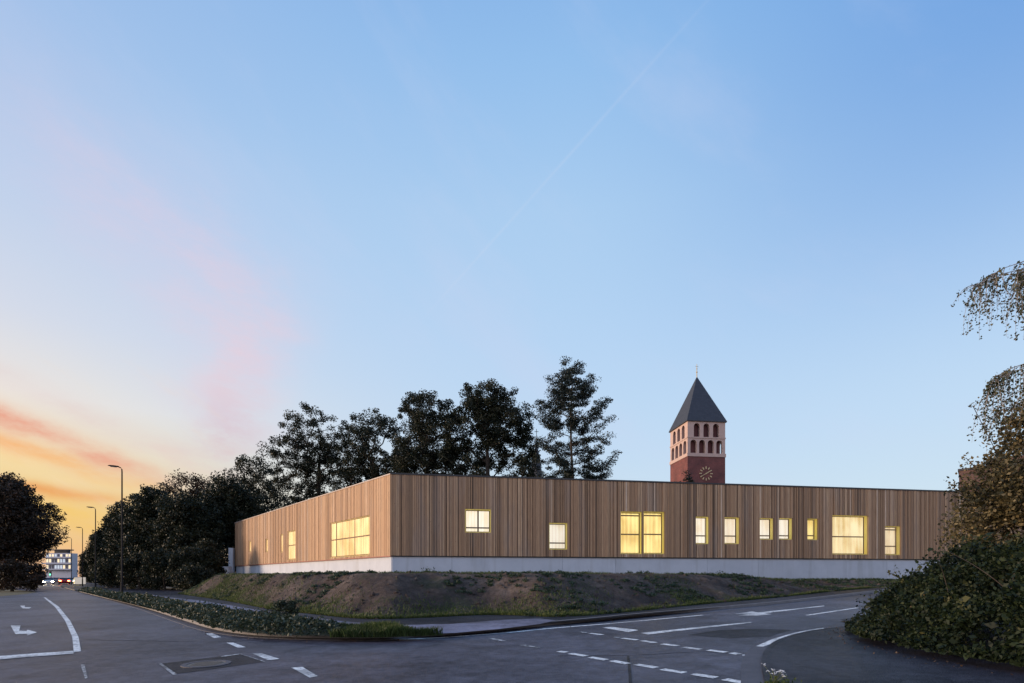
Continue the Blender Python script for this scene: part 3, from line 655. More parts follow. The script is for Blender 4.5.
# ------------------------------------------------------------------ church tower
def build_tower():
    S = 7.0; D = 87.6; a = .12; e = Vector((1, a)).normalized(); bk = Vector((-a, 1)).normalized()
    P0 = Vector(((687.6-CX)/F*D, D)); T = thing('church_tower', 'red brick clock tower with pale arched belfry and slate pyramid roof', 'tower', (P0.x, P0.y, 0))
    zc = lambda y: EYE + (HY-y)/F*D
    z_eave, z_mid, z_sill0, z_sill1 = zc(421), zc(437.6), zc(456.2), zc(452.8)
    fr = Frame((P0.x, P0.y, 0), (e.x, e.y, 0), (-bk.x, -bk.y, 0)); fl = Frame((P0.x, P0.y, 0), (bk.x, bk.y, 0), (-e.x, -e.y, 0))
    P2 = P0+e*S+bk*S
    fb = Frame((P2.x, P2.y, 0), (-e.x, -e.y, 0), (bk.x, bk.y, 0)); fq = Frame((P2.x, P2.y, 0), (-bk.x, -bk.y, 0), (e.x, e.y, 0))
    sq = lambda o: [tuple(P0+e*(-o)+bk*(-o)), tuple(P0+e*(S+o)+bk*(-o)), tuple(P0+e*(S+o)+bk*(S+o)), tuple(P0+e*(-o)+bk*(S+o))]
    mb = MB(); mb.vprism(sq(0), -.5, z_sill0); mb.build('brick_shaft', M['brick'], T, world=True)
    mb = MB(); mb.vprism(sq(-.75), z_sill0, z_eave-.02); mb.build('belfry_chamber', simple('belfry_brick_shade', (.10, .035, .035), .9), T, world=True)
    mb = MB()
    def row(f, n, za, zb, cw, margin):
        """stone screen with n round-headed openings"""
        zt = zb-.28; pitch = (S-2*margin)/n; s = 0.0; r = cw/2
        for i in range(n):
            c = margin+pitch*(i+.5)
            lo = 0 if i == 0 else margin+pitch*i; hi = S if i == n-1 else margin+pitch*(i+1)
            arch = [(c-r, zt-r)] + [(c-r*math.cos(math.pi*k/8), zt-r+r*math.sin(math.pi*k/8)) for k in range(1, 8)] + [(c+r, zt-r)]
            mb.fprism(f, [(lo, za), (c-r, za)] + arch[:5] + [(c, zb), (lo, zb)], -.5 if i else -.5, -.003)
            mb.fprism(f, [(hi, zb), (c, zb)] + arch[4:] + [(c+r, za), (hi, za)], -.5, -.003)
    for f in (fr, fl, fb, fq):
        row(f, 3, z_mid+.2, z_eave-.02, 1.12, .83); row(f, 4, z_sill1, z_mid-.02, 1.14, .3)
    mb.build('belfry_arcade', M['stone'], T, world=True)
    mb = MB(); mb.vprism(sq(.10), z_sill0+.004, z_sill1); mb.build('cornice', M['stone'], T, world=True)
    mb = MB(); mb.vprism(sq(.08), z_mid-.018, z_mid+.198); mb.build('cornice', M['stone'], T, world=True)
    # roof
    ctr = P0+e*S/2+bk*S/2; zap = EYE + (HY-376.5)/F*ctr.y
    mb = MB(); q = sq(.22); vs = [(x, y, z_eave) for x, y in q] + [(x, y, z_eave+.14) for x, y in q] + [(ctr.x, ctr.y, zap)]
    mb.add(vs, [(3, 2, 1, 0)] + [(i, (i+1) % 4, 4+(i+1) % 4, 4+i) for i in range(4)] + [(4+i, 4+(i+1) % 4, 8) for i in range(4)])
    rf = mb.build('roof', M['slate'], T, world=True)
    zt = EYE + (HY-364)/F*ctr.y
    mb = MB(); mb.tube([(ctr.x, ctr.y, zap-.3), (ctr.x, ctr.y, zt)], [.09, .04], 6)
    for k, r in ((.35, .16), (.62, .12)):
        z = zap+(zt-zap)*k; mb.tube([(ctr.x, ctr.y, z-r), (ctr.x, ctr.y, z-r*.5), (ctr.x, ctr.y, z), (ctr.x, ctr.y, z+r*.5), (ctr.x, ctr.y, z+r)], [.03, r*.85, r, r*.85, .03], 8)
    z = zt-.45; mb.tube([(ctr.x-.28, ctr.y, z), (ctr.x+.28, ctr.y, z)], .035, 6)
    mb.build('finial', M['gold'], rf, world=True)
    # clocks on the two faces seen
    cs, cz = fr.hit(705.9, 473.6)
    for f, s in ((fr, cs),):
        mb = MB(); mb.fprism(f, [(s+1.3*math.cos(2*math.pi*k/40), cz+1.3*math.sin(2*math.pi*k/40)) for k in range(40)], .004, .035, .3, 1)
        for k in range(12):
            an = 2*math.pi*k/12; r0, r1 = (.80, 1.22); w = .07
            ca, sa = math.sin(an), math.cos(an)
            pl = [(s+ca*r0-sa*w, cz+sa*r0+ca*w), (s+ca*r1-sa*w, cz+sa*r1+ca*w), (s+ca*r1+sa*w, cz+sa*r1-ca*w), (s+ca*r0+sa*w, cz+sa*r0-ca*w)]
            mb.fprism(f, pl, .03, .10)
        ck = mb.build('clock', [M['gold'], M['brick']], T, world=True)
        for nm, an, ln, w in (('minute_hand', 240, 1.08, .06), ('hour_hand', 57, .95, .085)):
            ca, sa = math.sin(R(an)), math.cos(R(an)); mb = MB()
            pl = [(s-ca*.15-sa*w, cz-sa*.15+ca*w), (s+ca*ln-sa*w*.4, cz+sa*ln+ca*w*.4), (s+ca*ln+sa*w*.4, cz+sa*ln-ca*w*.4), (s-ca*.15+sa*w, cz-sa*.15-ca*w)]
            mb.fprism(f, pl, .12, .16) if an > 100 else mb.fprism(f, pl, .18, .22)
            mb.build(nm, M['gold'], ck, world=True)
build_tower()

def build_spire():
    Y = 150.0; c = at(536.5, 577, Y); T = thing('church_spire', 'slender dark slate spire far behind between the trees', 'spire', (c.x, c.y, 0))
    zt = EYE + (HY-440)/F*Y; zb = EYE + (HY-480)/F*Y; w = 1.75
    mb = MB(); mb.vprism([(c.x-w, c.y-w), (c.x+w, c.y-w), (c.x+w, c.y+w), (c.x-w, c.y+w)], -.5, zb); mb.build('shaft', M['brick'], T, world=True)
    mb = MB(); n = 8; mb.tube([(c.x, c.y, zb), (c.x, c.y, zb+.6), (c.x, c.y, zt)], [2.2, 1.95, .10], n); sp = mb.build('spire_roof', M['slate'], T, world=True)
    zz = EYE + (HY-429)/F*Y
    mb = MB(); mb.tube([(c.x, c.y, zt-.4), (c.x, c.y, zz)], .09, 6); mb.tube([(c.x-.6, c.y, zz-.8), (c.x+.6, c.y, zz-.8)], .08, 6); mb.build('cross', M['dark_metal'], sp, world=True)
build_spire()

def build_brick_house():
    Y = 56.0; p = at(959, 577, Y); a = -math.atan2(p.x, Y)-R(1.5)
    T = thing('brick_house', 'dark red brick house with flat stepped top behind the autumn tree', 'house', (p.x, Y, hz(p.x)), a)
    z1 = EYE + (HY-471)/F*Y - hz(p.x); z2 = EYE + (HY-464.5)/F*Y - hz(p.x)
    mb = MB(); mb.box((0, 0, 0), (14, 10, z1)); mb.build('wall', M['brick_house'], T)
    mb = MB(); mb.box((-.1, -.12, z1+.002), (14.1, 10.1, z1+.22)); mb.build('coping', M['slate'], T)
    mb = MB(); mb.box((2.2, .6, z1+.224), (8, 7, z2+.3)); mb.build('roof_block', M['brick_house'], T)
    gl = simple('dark_glass', (.02, .022, .028), .08)
    for k in (2.2, 5.8, 9.6):
        for z in (1.2, 4.4, 7.6):
            mb = MB(); mb.box((k, -.03, z), (k+1.4, .02, z+1.6)); f = mb.build('window', M['window_frame'], T)
            mb = MB(); mb.box((k+.08, -.045, z+.08), (k+1.32, -.034, z+1.52)); mb.build('pane', gl, f)
build_brick_house()

# post and block at the far left corner of the building
p = at(231.5, 572, 64.5); mb = MB(); mb.box((p.x-.28, p.y-.2, .2), (p.x+.28, p.y+.2, EYE+(HY-548)/F*p.y))
tag(mb.build('concrete_post', M['concrete']), 'tall narrow concrete post at the left end of the timber building', 'post')
p = at(225.5, 574, 62.0); mb = MB(); mb.box((p.x-.75, p.y-.5, .1), (p.x+.75, p.y+.5, EYE+(HY-570)/F*p.y)); mb.box((p.x-.35, p.y-.45, EYE+(HY-570)/F*p.y+.003), (p.x+.6, p.y+.4, EYE+(HY-566.5)/F*p.y))
tag(mb.build('concrete_block', M['concrete']), 'low stepped concrete block beside the tall concrete post', 'block')

# ------------------------------------------------------------------ trees
def unit(rs, n):
    v = rs.normal(size=(n, 3)); return v/np.linalg.norm(v, axis=1)[:, None]
def leaf_verts(rs, P, size, wid=.55, droop=None, flat=0.0):
    n = len(P); t = unit(rs, n)
    if droop is not None: t = t*(1-droop) + np.array([0, 0, -1.0])*droop; t /= np.linalg.norm(t, axis=1)[:, None]
    q = unit(rs, n)
    if flat: q = q*(1-flat); q[:, 2] += flat
    b = np.cross(t, q); b /= (np.linalg.norm(b, axis=1)[:, None]+1e-9)
    s = np.asarray(size).reshape(-1, 1) if np.ndim(size) else np.full((n, 1), size)
    V = np.stack([P - t*s*.5, P + b*s*wid*.5 + t*s*.08, P + t*s*.5, P - b*s*wid*.5 + t*s*.08], axis=1)
    return V.reshape(-1, 3)
def blob_points(rs, blobs, n, shell=.5, gate=None, gscale=.35, seed=0):
    vol = np.array([b[3]*b[4]*b[5] for b in blobs])**.8; pr = vol/vol.sum(); out = []
    while len(out) < n:
        b = blobs[rs.choice(len(blobs), p=pr)]
        d = unit(rs, 1)[0]; r = rs.uniform(shell**3, 1)**(1/3)*rs.uniform(.9, 1.08)
        p = np.array(b[:3]) + d*np.array(b[3:])*r
        if p[2] < .25: continue
        if gate is not None and mnoise.noise(Vector((p[0]*gscale+seed, p[1]*gscale, p[2]*gscale))) < gate: continue
        out.append(p)
    return np.array(out)
def branches(rs, trunk, cents, r0, rmin, sag=.1):
    nodes = [np.array(q, float) for q in trunk]; par = [-1] + list(range(len(trunk)-1)); cnt = [0]*len(nodes)
    axis = np.array(trunk[-1], float)
    order = np.argsort([np.linalg.norm((c-axis)*np.array([1, 1, .6])) for c in cents]); ends = []
    for k in order:
        c = cents[k]; A = np.array(nodes); dv = c-A
        cost = np.linalg.norm(dv, axis=1) + .9*np.maximum(0, A[:, 2]-c[2]+.25*np.hypot(dv[:, 0], dv[:, 1]))
        cost[0] += 3; j = int(np.argmin(cost)); L = np.linalg.norm(c-A[j]); n = max(1, int(L/.9)); prev = j; off = rs.normal(size=3)*.12*L
        for i in range(1, n+1):
            f = i/n; q = A[j]*(1-f) + c*f + off*math.sin(math.pi*f) + np.array([0, 0, -sag*L*math.sin(math.pi*f)])
            nodes.append(q); par.append(prev); cnt.append(0); prev = len(nodes)-1
        ends.append(prev)
    for eidx in ends:
        j = eidx
        while j >= 0: cnt[j] += 1; j = par[j]
    tot = max(cnt[0], 1); V = []
    A = np.array(nodes); rad = np.maximum(rmin, r0*(np.array(cnt)/tot)**.5)
    for i in range(len(trunk)): rad[i] = max(rad[i]*.75, r0*(1-.93*i/len(trunk)))
    rad[0] = r0*1.35
    pi = np.array(par); ch = np.where(pi >= 0)[0]; a = A[pi[ch]]; b = A[ch]; ra = np.minimum(rad[pi[ch]], rad[ch]*1.5); rb = rad[ch]
    for i, c in enumerate(ch):
        if c < len(trunk): ra[i] = rad[pi[c]]
    d = b-a; d /= (np.linalg.norm(d, axis=1)[:, None]+1e-9); ref = np.where(np.abs(d[:, 2:3]) < .9, np.array([[0, 0, 1.0]]), np.array([[1.0, 0, 0]]))
    x = np.cross(d, ref); x /= np.linalg.norm(x, axis=1)[:, None]; y = np.cross(d, x); n = 6
    for k in range(n):
        c0, s0, c1, s1 = math.cos(2*math.pi*k/n), math.sin(2*math.pi*k/n), math.cos(2*math.pi*(k+1)/n), math.sin(2*math.pi*(k+1)/n)
        V.append(np.stack([a+(x*c0+y*s0)*ra[:, None], a+(x*c1+y*s1)*ra[:, None], b+(x*c1+y*s1)*rb[:, None], b+(x*c0+y*s0)*rb[:, None]], axis=1))
    return np.concatenate(V).reshape(-1, 3)

def add_tree(name, label, cat, loc, trunk_v, leaf_v, tones, leaf_m, bark_m, group=None, rz=0.0):
    T = thing(name, label, cat, loc, rz, group)
    me = np_mesh('trunk', trunk_v, 4, np.full(len(trunk_v)//4, .5), bark_m); o = link(bpy.data.objects.new('trunk', me)); o.parent = T
    me = np_mesh('crown', leaf_v, 4, tones, leaf_m); o = link(bpy.data.objects.new('crown', me)); o.parent = T
    return T
def broadleaf(seed, H, trunk_h, blobs, ncl=170, per=75, cr=.85, leaf=.27, r0=.28, gate=None, stems=1, shell=.45, lean=0.0):
    rs = np.random.RandomState(seed); c = blob_points(rs, blobs, ncl, shell, gate, .3, seed*1.7)
    tr = [(lean*z/H + .25*math.sin(z*.4+seed), .2*math.cos(z*.5+seed)-.2*math.cos(seed), z) for z in np.linspace(0, trunk_h, 9)]
    x0, y0 = tr[0][:2]; tr = [(a-x0, b-y0, z) for a, b, z in tr]
    tv = branches(rs, tr, c, r0, .03)
    P = np.repeat(c, per, axis=0); rad = np.repeat(cr*rs.uniform(.55, 1.25, len(c)), per)
    P = P + unit(rs, len(P))*(rad*rs.uniform(0, 1, len(P))**.45)[:, None]*np.array([1, 1, .8])
    tone = np.repeat(rs.uniform(.1, .75, len(c)), per) + rs.uniform(-.15, .3, len(P))
    sz = leaf*rs.uniform(.6, 1.3, len(P))
    keep = P[:, 2] > .05; P, tone, sz = P[keep], tone[keep], sz[keep]
    return tv, leaf_verts(rs, P, sz, .6), np.clip(tone, 0, 1)
def px_tree(name, label, px, Y, top, wpx, seed, blobs, leaf_m='leaf_dark', group=None, tf=.62, base=None, **kw):
    """blobs in units: x,y by half width, z by height"""
    H = (EYE + (HY-top)/F*Y)*.985; hw = wpx/2/F*Y; X = (px-CX)/F*Y; z0 = hz(X) if base is None else base; H -= z0
    bl = [(b[0]*hw, b[1]*hw, b[2]*H, b[3]*hw, b[4]*hw, b[5]*H) for b in blobs]
    tv, lv, tn = broadleaf(seed, H, H*tf, bl, r0=max(.14, H*.017), **kw)
    return add_tree(name, label, 'tree', (X, Y, z0), tv, lv, tn, M[leaf_m], M['bark'], group)
GB = 'trees behind the timber building'; GL = 'trees along the street'
ROUND = [(0, 0, .74, .88, .88, .25), (-.45, 0, .58, .58, .6, .2), (.48, .1, .6, .55, .6, .2), (.05, -.2, .86, .6, .6, .13), (-.1, .2, .40, .75, .7, .18)]
WIDE = [(-.35, 0, .76, .52, .6, .22), (.35, .1, .78, .5, .6, .2), (0, 0, .9, .4, .4, .1), (.72, 0, .62, .28, .4, .16), (-.75, 0, .6, .25, .4, .13), (0, .2, .5, .7, .6, .13)]
OPEN = [(-.1, 0, .82, .6, .6, .17), (-.6, 0, .68, .42, .5, .15), (.5, 0, .74, .5, .5, .17), (.1, .2, .58, .7, .7, .17), (-.4, -.2, .44, .58, .6, .13), (.6, .1, .46, .42, .5, .13)]
BUSHY = [(0, 0, .45, .85, .85, .45), (-.4, 0, .66, .5, .6, .28), (.42, .1, .55, .55, .6, .32), (.05, -.2, .78, .5, .5, .22)]
px_tree('deciduous_tree', 'open leafy tree behind the left wing with sky showing through its crown', 318, 76, 402, 104, 11, OPEN, group=GB, tf=.7, ncl=440, per=120, gate=-.22, cr=.92, leaf=.25, shell=.25)
px_tree('deciduous_tree', 'smaller ragged tree just left of the tall round headed tree', 376, 75, 408, 84, 12, ROUND, group=GB, ncl=360, per=125, gate=-.26, cr=.92, leaf=.25, shell=.25)
px_tree('deciduous_tree', 'tall dense round headed tree behind the building corner', 427, 68, 385, 82, 13, ROUND, group=GB, ncl=520, per=125, gate=-.32, leaf=.24, cr=.85, shell=.25)
px_tree('deciduous_tree', 'broad spreading tree between the round headed tree and the slender spire', 488, 66, 380, 104, 14, WIDE, group=GB, tf=.7, ncl=640, per=120, gate=-.27, leaf=.24, cr=.85, shell=.25)
px_tree('deciduous_tree', 'low dark tree rising over the far left end of the timber wall', 258, 86, 452, 78, 15, BUSHY, group=GB, ncl=360, per=80, leaf=.32, cr=1.2)
px_tree('deciduous_tree', 'twiggy thin tree sticking out above the dark hedge trees', 188, 74, 464, 58, 16, OPEN, 'leaf_brown', GL, tf=.75, ncl=230, per=50, gate=-.15, leaf=.26, cr=1.0, shell=.3)
px_tree('deciduous_tree', 'dark bushy tree touching the left end of the timber building', 228, 70, 474, 66, 17, BUSHY, group=GL, ncl=420, per=90, leaf=.32, cr=1.1)
px_tree('small_tree', 'small treetop peeping over the flat roof in front of the clock tower', 687, 60, 465, 30, 18, OPEN, 'leaf_dark', GB, tf=.8, ncl=60, per=50, leaf=.22, cr=.5)
# dark street trees on the left, down to the ground
st = [(188, 64, 492, 66, 'full dark tree nearest the timber building on the street side', 21), (156, 67, 485, 68, 'tallest dark tree right of the nearest street lamp', 22), (134, 74, 496, 52, 'dark tree crossed by the pole of the nearest street lamp', 23),
      (121, 84, 511, 42, 'dark tree between the two nearest street lamps', 24), (104, 104, 529, 30, 'dark tree beside the second street lamp', 25), (91, 132, 548, 18, 'small distant tree below the third street lamp', 26)]
for px, Y, top, w, lab, sd in st:
    px_tree('street_tree', lab, px, Y, top, w, sd, BUSHY, group=GL, tf=.7, ncl=470, per=95, leaf=.29, cr=.92, shell=.5, gate=-.35)
bs = [(207, 58, 541, 36, 'broad dark shrub at the foot of the tall concrete post', 31), (192, 57, 545, 46, 'dark shrub left of the broad shrub near the building end', 32), (165, 58, 550, 46, 'dark shrub beside the pale path near the street hedge', 33), (140, 62, 552, 40, 'dark shrub right of the nearest street lamp pole', 34), (112, 70, 556, 36, 'dark shrub between the two nearest lamp poles', 35), (196, 55, 566, 40, 'low shrub in front of the broad dark shrub', 36)]
for px, Y, top, w, lab, sd in bs:
    px_tree('shrub', lab, px, Y, top, w, sd, BUSHY, group='shrubs under the street trees', tf=.6, ncl=150, per=80, leaf=.22, cr=.6, shell=.6)['category'] = 'shrub'
# left verge
px_tree('deciduous_tree', 'huge dark tree leaning over the left side of the street', -2, 78, 469, 102, 41, [(0, 0, .52, .78, .75, .42), (-.1, 0, .8, .55, .55, .2), (.45, .1, .5, .5, .6, .33), (.2, -.1, .68, .55, .5, .24), (-.5, 0, .5, .55, .6, .4), (.1, -.3, .24, .78, .6, .24)], 'leaf_brown', ncl=800, per=100, leaf=.34, cr=1.25, shell=.45, group=GL)
px_tree('shrub', 'dark shrub at the roadside under the huge left tree', 12, 56, 560, 60, 42, BUSHY, 'leaf_brown', 'shrubs under the street trees', tf=.6, ncl=150, per=80, leaf=.22, cr=.6, shell=.6)['category'] = 'shrub'

def build_pine():
    rs = np.random.RandomState(61); Y = 58.0; px = 573; X = (px-CX)/F*Y; H = EYE+(HY-369)/F*Y; k = F/Y
    tr = [(.25*math.sin(z*.25), 0, z) for z in np.linspace(0, H*.985, 24)]; cents = []; P = []; tone = []
    # reach of the crown to left and right by height
    prof = [(0.18, 3.6), (.28, 4.6), (.40, 5.0), (.5, 5.2), (.58, 4.7), (.68, 4.9), (.78, 4.2), (.86, 3.4), (.93, 2.4), (.99, 1.2)]
    zs = np.concatenate([np.arange(.26, .9, .036)+rs.uniform(-.01, .01, 18), np.linspace(.9, .985, 5)])
    for zi, zf in enumerate(zs):
        Rr = np.interp(zf, [q[0] for q in prof], [q[1] for q in prof])
        for b in range(12 if zf < .9 else 9):
            if rs.rand() < .24: continue
            an = rs.uniform(0, 2*math.pi); L = Rr*rs.choice((.5, .75, .9, 1.05))*rs.uniform(.85, 1.08)
            if zf < .5 and math.cos(an) > .5: L *= 1.2
            rise = rs.uniform(-.02, .35)*L if zf < .6 else rs.uniform(.2, .7)*L
            for f in np.arange(max(.52, .8/L), 1.01, .62/max(L, .9)):
                c = np.array([math.cos(an)*L*f, math.sin(an)*L*f, zf*H + rise*f*f - .4*(1-f)]) + rs.normal(size=3)*.15
                cents.append(c); n = 105
                q = c + unit(rs, n)*rs.uniform(.1, 1, (n, 1))**.6*np.array([.74, .74, .36])*rs.uniform(.7, 1.25); P.append(q); tone.append(np.full(n, rs.uniform(.1, .8)))
    P = np.concatenate(P); tone = np.clip(np.concatenate(tone)+rs.uniform(-.15, .2, len(P)), 0, 1)
    tv = branches(rs, tr, np.array(cents), .27, .022, -.02)
    add_tree('pine_tree', 'tall pine tree with layered branches left of the clock tower', 'tree', (X, Y, hz(X)), tv, leaf_verts(rs, P, .25*rs.uniform(.6, 1.2, len(P)), .4), tone, M['needle'], M['bark'], GB)
build_pine()

# birch by the right edge: limbs arch out, twigs hang
def build_birch():
    rs = np.random.RandomState(71); bx, by = 14.85, 12.2; z0 = hz(bx)
    tr = [(.3*math.sin(z*.3), .2*math.sin(z*.23), z) for z in np.linspace(0, 11.5, 14)]
    limbs = []
    def limb(z, an, L, rise, n): limbs.append((z, an, L, rise, n))
    for z, an, L, rise, n in ((8.1, 180, 3.5, .7, 34), (7.8, 190, 3.0, .8, 30), (8.5, 172, 2.9, .7, 30), (7.9, 200, 2.7, .7, 26), (8.3, 184, 2.6, .6, 24), (5.7, 181, 3.2, .7, 34), (5.4, 192, 2.9, .8, 32), (6.0, 170, 2.7, .7, 30), (5.2, 204, 2.7, .7, 26), (5.0, 180, 3.0, .6, 30), (5.6, 186, 2.5, .6, 26)): limb(z, R(an), L, rise, n)
    for k in range(14): limb(rs.uniform(4, 10), rs.uniform(-2.2, 2.2), rs.uniform(1.6, 3.0), rs.uniform(.6, 1.6), 12)
    V = []; P = []; tone = []; mbx = MB()
    mbx.tube(tr, [.17*(1-.8*i/13) for i in range(14)], 8)
    for z, an, L, rise, n in limbs:
        d = np.array([math.cos(an), math.sin(an)]); pts = []
        i0 = z/11.5*13; tx, ty = .3*math.sin(z*.3), .2*math.sin(z*.23)
        for f in np.linspace(0, 1, 9): pts.append((tx+d[0]*L*f+.12*math.sin(f*7+an), ty+d[1]*L*f, z + rise*(1-(1-f)**2)*1.2 - .9*f**4*rise))
        mbx.tube(pts, [.035*(1-.9*f)**1.3+.003 for f in np.linspace(0, 1, 9)], 5)
        for k in range(n):
            f = 1-.75*rs.rand()**1.5; q = np.array([np.interp(f, np.linspace(0, 1, 9), [p[a] for p in pts]) for a in range(3)])
            ln = rs.uniform(.3, 1.5)*(1 if L > 2.5 else .7); sw = rs.normal(size=2)*.18; tw = []; m = 7
            for i in range(m+1):
                g = i/m; tw.append((q[0]+(sw[0]+d[0]*.25)*math.sin(g*1.6)*.8, q[1]+sw[1]*g, q[2]+.05*math.sin(g*3)-ln*g**1.3))
            mbx.tube(tw, [.007*(1-g/m)+.0025 for g in range(m+1)], 4)
            nl = int(ln*rs.uniform(26, 46)); g = rs.uniform(.08, 1, nl); A = np.array(tw)
            q2 = np.stack([np.interp(g, np.linspace(0, 1, m+1), A[:, a]) for a in range(3)], axis=1)+rs.normal(size=(nl, 3))*np.array([.045, .045, .03]); P.append(q2)
            tone.append(np.clip(rs.uniform(.1, .7)+rs.normal(size=nl)*.18, 0, 1))
    P = np.concatenate(P); tone = np.concatenate(tone)
    T = thing('birch_tree', 'birch tree with thin hanging leafy twigs at the edge above the autumn tree', 'tree', (bx, by, z0))
    o = mbx.build('trunk', M['birch_bark'], T)
    me = np_mesh('crown', leaf_verts(rs, P, (.06*rs.uniform(.7, 1.3, len(P))), .7, .45), 4, tone, M['leaf_birch']); o = link(bpy.data.objects.new('crown', me)); o.parent = T
build_birch()

def build_autumn():
    rs = np.random.RandomState(81); bx, by = 12.9, 12.0; z0 = hz(bx)
    blobs = [(0, 0, 3.3, 1.75, 1.7, 1.25), (-.75, .1, 2.1, 1.45, 1.3, 1.1), (-.5, -.2, 3.2, 1.2, 1.0, 1.0), (.3, 0, 4.4, 1.25, 1.2, 1.1), (-1.0, 0, 3.3, .85, .9, .65), (-.6, -.1, 4.1, .6, .6, .55), (-.55, 0, 4.8, .7, .7, .6)]
    c = blob_points(rs, blobs, 640, .25, -.22, .9, 3); c = c[c[:, 2] > .9]
    # shoots that stand clear of the crown
    ex = []
    for (a, b) in (((-1.5, 0, 3.5), (-2.05, -.05, 4.0)), ((-1.3, 0, 4.2), (-1.75, .1, 5.3)), ((-1.6, 0, 2.8), (-2.15, 0, 3.05)), ((-1.0, 0, 4.6), (-1.3, 0, 5.1)), ((-1.5, 0, 2.1), (-2.2, 0, 2.35)), ((-1.5, .1, 2.4), (-2.0, 0, 2.0))):
        for f in np.linspace(0, 1, 5): ex.append(np.array(a)*(1-f)+np.array(b)*f)
    ex = np.array(ex); call = np.concatenate([c, ex])
    tr = [(.1*math.sin(z), .08*math.cos(z)-.08, z) for z in np.linspace(0, 2.6, 7)]
    tv = branches(rs, tr, call, .09, .007)
    P = np.repeat(c, 44, axis=0); P = P+unit(rs, len(P))*rs.uniform(.03, .36, (len(P), 1))
    P2 = np.repeat(ex, 9, axis=0); P2 = P2+unit(rs, len(P2))*rs.uniform(.01, .12, (len(P2), 1)); P = np.concatenate([P, P2])
    cl = np.array([mnoise.noise(Vector(p*1.1)) for p in P]); tone = np.clip(.48+.5*cl+rs.normal(size=len(P))*.2, 0, 1)
    add_tree('autumn_tree', 'small tree with brown and golden autumn leaves rising from the dark bush', 'tree', (bx, by, z0), tv, leaf_verts(rs, P, (.085*rs.uniform(.6, 1.3, len(P))), .66, .2), tone, M['leaf_autumn'], M['bark'])
build_autumn()

def build_bush():
    rs = np.random.RandomState(91); cx, cy = 11.4, 8.2; z0 = hz(cx); P = []; tone = []
    def top(x, y):
        d = 1 - ((x/4.6)**2 + (y/5.6)**2); 
        if d <= 0: return -1
        return 2.2*d**.85*(1+.6*mnoise.noise(Vector((x*.8, y*.8, 4)))) + .30*mnoise.noise(Vector((x*2.1, y*2.1, 1)))*min(1, d*3)
    while len(P) < 190000:
        n = 4000; xs = rs.uniform(-4.7, 4.7, n); ys = rs.uniform(-5.7, 5.7, n)
        for x, y in zip(xs, ys):
            h = top(x, y)
            if h <= 0: continue
            u = rs.rand(); z = h - .45*u*u - (0 if rs.rand() < .7 else rs.rand()*h*.8)
            if rs.rand() < .12: z += rs.exponential(.10)
            if z < .0: z = rs.rand()*.15
            cl = mnoise.noise(Vector((x*1.6, y*1.6, z*1.6)))
            if cl < -.16 and rs.rand() < .85: continue
            P.append((x, y, z)); tone.append(.34+.5*cl+rs.normal()*.17)
    P = np.array(P); tone = np.clip(tone, 0, 1)
    # low leafy skirt, fresher green
    ex, et = [], []
    for k in range(260):
        x, y = rs.uniform(-4.2, 2.5), rs.uniform(-4.6, 4.6); h = top(x, y)
        if h <= .15: continue
        an = rs.uniform(0, 6.28); L = rs.uniform(.25, .75); tn = rs.uniform(.2, .9); n = int(L*60); f = rs.uniform(0, 1, n)
        ex.append(np.stack([x+math.cos(an)*L*.7*f, y+math.sin(an)*L*.7*f, h-.1+L*(.9*f-.45*f*f)], 1)+rs.normal(size=(n, 3))*.035); et.append(np.full(n, tn))
    P = np.concatenate([P]+ex); tone = np.concatenate([tone]+et)
    T = thing('bramble_bush', 'big dark green bramble bush covering the street corner on the right', 'bush', (cx, cy, z0))
    V = leaf_verts(rs, P, (.062*rs.lognormal(0, .35, len(P))), .6, .1, .25)
    P[:, 2] = P[:, 2]
    me = np_mesh('foliage', V, 4, tone, M['leaf_bush']); o = link(bpy.data.objects.new('foliage', me)); o.parent = T
    for k in range(44):
        x, y = rs.uniform(-3.6, 1.0), rs.uniform(-4.0, 2.4); h = max(.3, top(x, y)); L = rs.uniform(.5, 1.3); an = rs.uniform(0, 6.28); pts = []; mbx = MB(); lf = rs.uniform(.5, 1.0)
        for f in np.linspace(0, 1, 8): pts.append((x+math.cos(an)*L*.8*f, y+math.sin(an)*L*.8*f, h*.8+L*lf*(f-.28*f*f)))
        mbx.tube(pts, [(.006*(1-.6*f)) for f in np.linspace(0, 1, 8)], 5); mbx.build('cane', M['cane'], T)
build_bush()

# ------------------------------------------------------------------ hedge, grass, weeds
def poly_pts(rs, poly, n):
    poly = np.array(poly); lo, hi = poly.min(0), poly.max(0); out = []
    while len(out) < n:
        q = rs.uniform(lo, hi, (n, 2)); ins = np.zeros(n, bool); j = len(poly)-1
        for i in range(len(poly)):
            a, b = poly[i], poly[j]; c = ((a[1] > q[:, 1]) != (b[1] > q[:, 1])) & (q[:, 0] < (b[0]-a[0])*(q[:, 1]-a[1])/(b[1]-a[1]+1e-12)+a[0]); ins ^= c; j = i
        out += list(q[ins])
    return np.array(out[:n])
def blades(rs, P, H, w=.012, lean=.5):
    n = len(P); an = rs.uniform(0, 2*math.pi, n); d = np.stack([np.cos(an), np.sin(an), np.zeros(n)], 1); s = np.stack([-d[:, 1], d[:, 0], d[:, 2]], 1)
    H = np.asarray(H).reshape(-1, 1); up = np.array([0, 0, 1.0]); ln = rs.uniform(.1, lean, (n, 1))
    mid = P+up*H*.55+d*H*ln*.3; tip = P+up*H*(1-.3*ln)+d*H*ln; w = np.asarray(w).reshape(-1, 1) if np.ndim(w) else w
    return np.stack([P-s*w, P+s*w, mid+s*w*.8, tip], 1).reshape(-1, 3)
